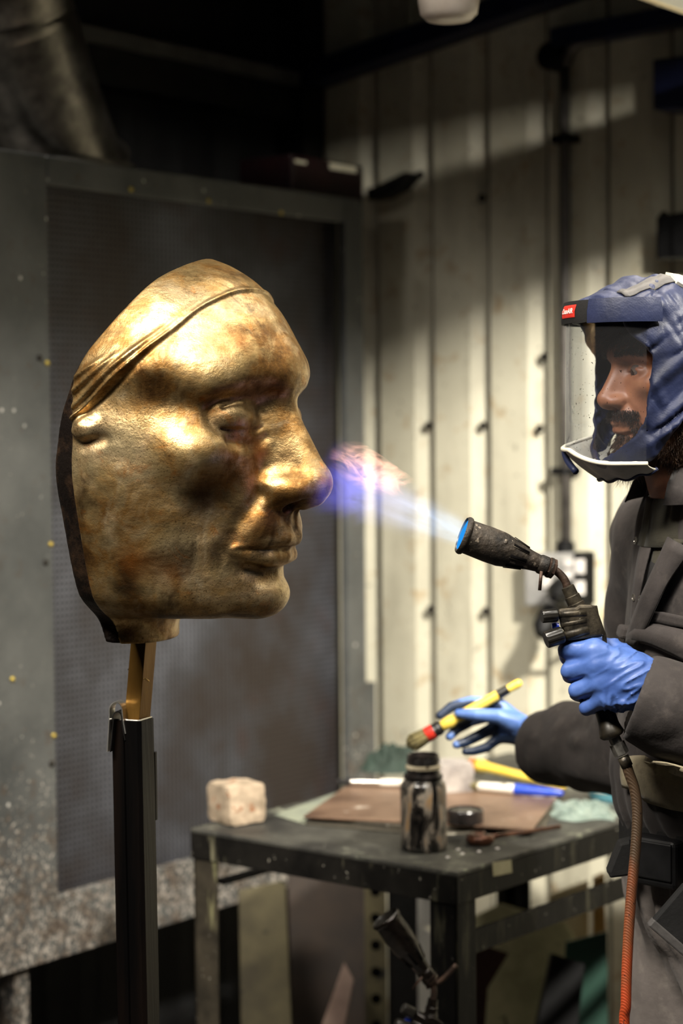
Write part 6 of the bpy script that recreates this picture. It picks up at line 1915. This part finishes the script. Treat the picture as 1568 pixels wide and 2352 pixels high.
# brush in the far hand
def build_held_brush():
    def hp(px, py, c): return HB_O + np.array([0, 0, 0.0]) + (HB_M @ np.array([(px - 1120) / 14.47, -(py - 1660) / 14.47, c]))
    tip, end = hp(938, 1712, 0.35), hp(1198, 1566, 0.55)
    d = unit(end - tip); L = np.linalg.norm(end - tip)
    root = thing('held_brush', hp(1060, 1645, 0.4), 'yellow brush with red binding and olive bristles, held over the jar', 'brush')
    px = L / 298.0
    h = lambda a: a * px
    mobj('handle', lathe([(h(86), 10 * px), (h(92), 13 * px), (h(112), 14.5 * px), (h(125), 11 * px), (h(150), 12.5 * px), (h(235), 12 * px)], tip, d, 18), M_YEL, root, smooth=True, sharp=60)
    mobj('grip_band', lathe([(h(235), 10.5 * px), (h(236), 11.5 * px), (h(262), 10.5 * px), (h(263), 9 * px)], tip, d, 18), M_BLKBAND, root, smooth=True, sharp=40)
    mobj('handle_end', lathe([(h(262), 9.5 * px), (h(285), 10.5 * px), (h(294), 9 * px), (h(298), 4 * px)], tip, d, 18), M_YEL, root, smooth=True, sharp=60)
    mobj('black_collar', lathe([(h(66), 16 * px), (h(67), 17.5 * px), (h(72), 15.5 * px), (h(77), 17.5 * px), (h(82), 15.5 * px), (h(88), 15 * px)], tip, d, 18), M_BLKBAND, root, smooth=True, sharp=30)
    mobj('red_binding', lathe([(h(46), 16.5 * px), (h(48), 17.5 * px), (h(66), 17.5 * px), (h(67), 16 * px)], tip, d, 18), M_RED, root, smooth=True, sharp=40)
    bristles(tip + d * h(50), -d, 15.5 * px, 21 * px, h(56), 260, 9, M_BRISTLE, root)
build_held_brush()
print('ARM', np.linalg.norm(SHL - ELL), np.linalg.norm(ELL - WRL), np.linalg.norm(SHR - ELR), np.linalg.norm(ELR - WRR))
# ================================================================== under and behind the table
M_OLIVESH = pmat('olive_stained_board', hexc('3c3626'), hexc('6a6246'), 0.7, 0, 6, 0.35, 0.7, c3=hexc('1d1a12'), s3=20, t3=0.64)
M_PINKPLANK = pmat('dusty_pink_plank', hexc('7d665a'), hexc('a38a7c'), 0.75, 0, 14)
M_DARKBOARD = pmat('dark_brown_board', hexc('1d1611'), hexc('33271d'), 0.7, 0, 8)
M_GREYBOARD = pmat('pale_grey_board', hexc('b5b2ab'), hexc('d2cfc8'), 0.7, 0, 7, c3=hexc('4b4845'), s3=16, t3=0.68)
M_STONESLAB = pmat('mottled_stone_slab', hexc('a09a78'), hexc('d0c9a2'), 0.8, 0, 9, 0.35, 0.68, 0.4, 40, hexc('2b2719'), 22, 0.66)
M_GREENCL = pmat('dark_green_tarp', hexc('1f3a30'), hexc('2f5245'), 0.75, 0, 8)
M_RUSTDK = pmat('dark_rust_plate', hexc('2a1812'), hexc('43271c'), 0.6, 0.3, 9)
M_OCHRE = pmat('ochre_frame', hexc('8d6a33'), hexc('b08a4a'), 0.6, 0, 9)
M_CREAMBD = pmat('cream_board', hexc('a89c80'), hexc('c7bc9f'), 0.7, 0, 9)
def lean(name, pts, d0, d1, th, mat, label, cat, holes=None):
    """a board standing on the floor and leaning back: outline in photo pixels, depth d0 at its foot line and d1 at the top"""
    ys = [p[1] for p in pts]
    y0, y1 = max(ys), min(ys)
    W = [at(x, y, d0 + (d1 - d0) * (y0 - y) / max(1, y0 - y1)) for x, y in pts]
    nn = np.zeros(3)
    for i in range(1, len(W) - 1): nn += np.cross(W[i] - W[0], W[i + 1] - W[0])
    nn = unit(nn)
    if nn[1] < 0: nn = -nn
    # outline reaches to the floor: shift so that the lowest point stands on it
    o = mobj(name, prism(W, nn, th), mat, bevel=0.001, seg=1)
    return tag(o, label, cat)
FL = 2.0
def floor_y(d): return 970 + CAM_Z / d * FPX
lean('stained_board', [(548, 2046), (655, 2022), (668, 2330), (690, floor_y(3.92)), (560, floor_y(3.92))], 3.92, 3.98, 0.012, M_OLIVESH, 'olive stained board leaning under the left end of the table', 'board')
lean('dark_board', [(660, 2010), (838, 1985), (850, floor_y(4.10)), (680, floor_y(4.10))], 4.10, 4.20, 0.012, M_DARKBOARD, 'wide dark brown board leaning under the table, beside the olive one', 'board')
lean('pink_plank', [(790, 2210), (812, 2250), (690, floor_y(3.75)), (560, floor_y(3.75))], 3.75, 3.95, 0.02, M_PINKPLANK, 'dusty pink plank leaning aslant below the table', 'plank')
lean('grey_board', [(925, 2040), (1008, 2050), (1008, 2120), (972, 2132), (1004, 2146), (1010, floor_y(4.14)), (925, floor_y(4.14))], 4.14, 4.22, 0.01, M_GREYBOARD, 'pale grey board with a notch in its edge, behind the near table leg', 'board')
lean('stone_slab', [(1075, 2110), (1150, 2075), (1300, 2120), (1345, 2190), (1340, floor_y(4.0)), (1060, floor_y(4.0))], 3.9, 4.06, 0.04, M_STONESLAB, 'mottled stone slab standing under the right side of the table', 'slab')
lean('cream_board', [(1262, 2052), (1352, 2026), (1356, 2074), (1264, 2060)], 4.10, 4.10, 0.02, M_CREAMBD, 'cream board end seen through the table frame at the right', 'board') if False else None
lean('cream_board', [(1262, 2056), (1352, 2024), (1354, floor_y(4.16)), (1250, floor_y(4.16))], 4.16, 4.18, 0.02, M_CREAMBD, 'cream board standing behind the stone slab', 'board')
lean('ochre_frame', [(1364, 2020), (1390, 2008), (1392, floor_y(4.12)), (1366, floor_y(4.12))], 4.12, 4.12, 0.03, M_OCHRE, 'narrow ochre batten standing beside the rear table leg', 'batten')
lean('rust_plate', [(1080, 2160), (1168, 2190), (1120, 2270), (1085, floor_y(3.85)), (1075, floor_y(3.85))], 3.82, 3.88, 0.006, M_RUSTDK, 'dark rusty plate leaning on the stone slab', 'metal plate')
lean('green_tarp', [(1300, 2165), (1394, 2140), (1400, floor_y(3.92)), (1270, floor_y(3.92))], 3.86, 3.90, 0.012, M_GREENCL, 'dark green board standing at the rear right leg', 'board')
lean('black_case', [(1268, 2190), (1342, 2214), (1272, floor_y(3.7)), (1120, floor_y(3.7))], 3.66, 3.78, 0.05, M_BLACKPL, 'slim black case leaning under the right side of the table', 'case')
def build_perforated():
    root = thing('slotted_post', at(850, 2100, 4.02) * (1, 1, 0), 'dark perforated steel strut behind the hanging torch', 'strut')
    c = at(862, 2100, 4.02); c[2] = 0
    h = 0.80
    n = unit(-c * (1, 1, 0)); hh = np.cross((0, 0, 1), n)
    mobj('strut', box(c + np.array([0, 0, h / 2]), hh * 0.022, n * 0.002, (0, 0, h / 2)), M_OLIVESH, root)
    for k in range(13):
        mobj('hole_shade', lathe([(0, 0.0105), (0.001, 0.0105)], c + n * 0.0021 + np.array([0, 0, 0.77 - k * 0.055]), n, 14), M_SLOT, root)
    mobj('inner_post', box(c - n * 0.03 + hh * 0.055 + np.array([0, 0, h / 2]), hh * 0.03, n * 0.02, (0, 0, h / 2)), M_BLACKSTEEL, root)
build_perforated()

# second torch hanging by its neck from the table frame
def build_hanging():
    D = 3.02
    th = math.radians(33)                       # turned so that the burner points up and left
    s = 0.80
    def M(px, py, e=0.0):
        dx, dy = (px - 1063) * s, (py - 1229) * s
        c, sn = math.cos(th), math.sin(th)
        x = 885 + dx * c - dy * sn * 1.0
        y = 2110 + dx * sn + dy * c
        return at(x, y, D - e)
    root = build_torch('gas_torch', 'oily black gas torch hanging unlit below the table top', M)
    oily = pmat('oily_black_steel', hexc('0d0b0a'), hexc('2a231d'), 0.16, 0.55, 40, bump=0.4, bscale=120, spec=0.8)
    for ch in root.children_recursive:
        if ch.data and ch.data.materials and ch.data.materials[0] in (M_CAST, M_GUNMETAL):
            ch.data.materials[0] = oily
    p = M(1280, 1314)
    mobj('hanger', tube(smooth_path([p + np.array([-0.01, 0, -0.004]), p + np.array([0.012, 0, 0.006]), p + np.array([0.036, 0.0, 0.03])], 12), 0.004, 8), M_RUSTPIPE, root, smooth=True)
    q = M(1432, 1742)
    mobj('hose', tube(smooth_path([q, q + (0.01, 0.02, -0.12), q + (0.0, 0.05, -0.25), (q[0] - 0.05, q[1] + 0.1, 0.012), (q[0] - 0.35, q[1] + 0.2, 0.012)], 50), 0.0055, 12), M_BLACKPL, root, smooth=True)
build_hanging()
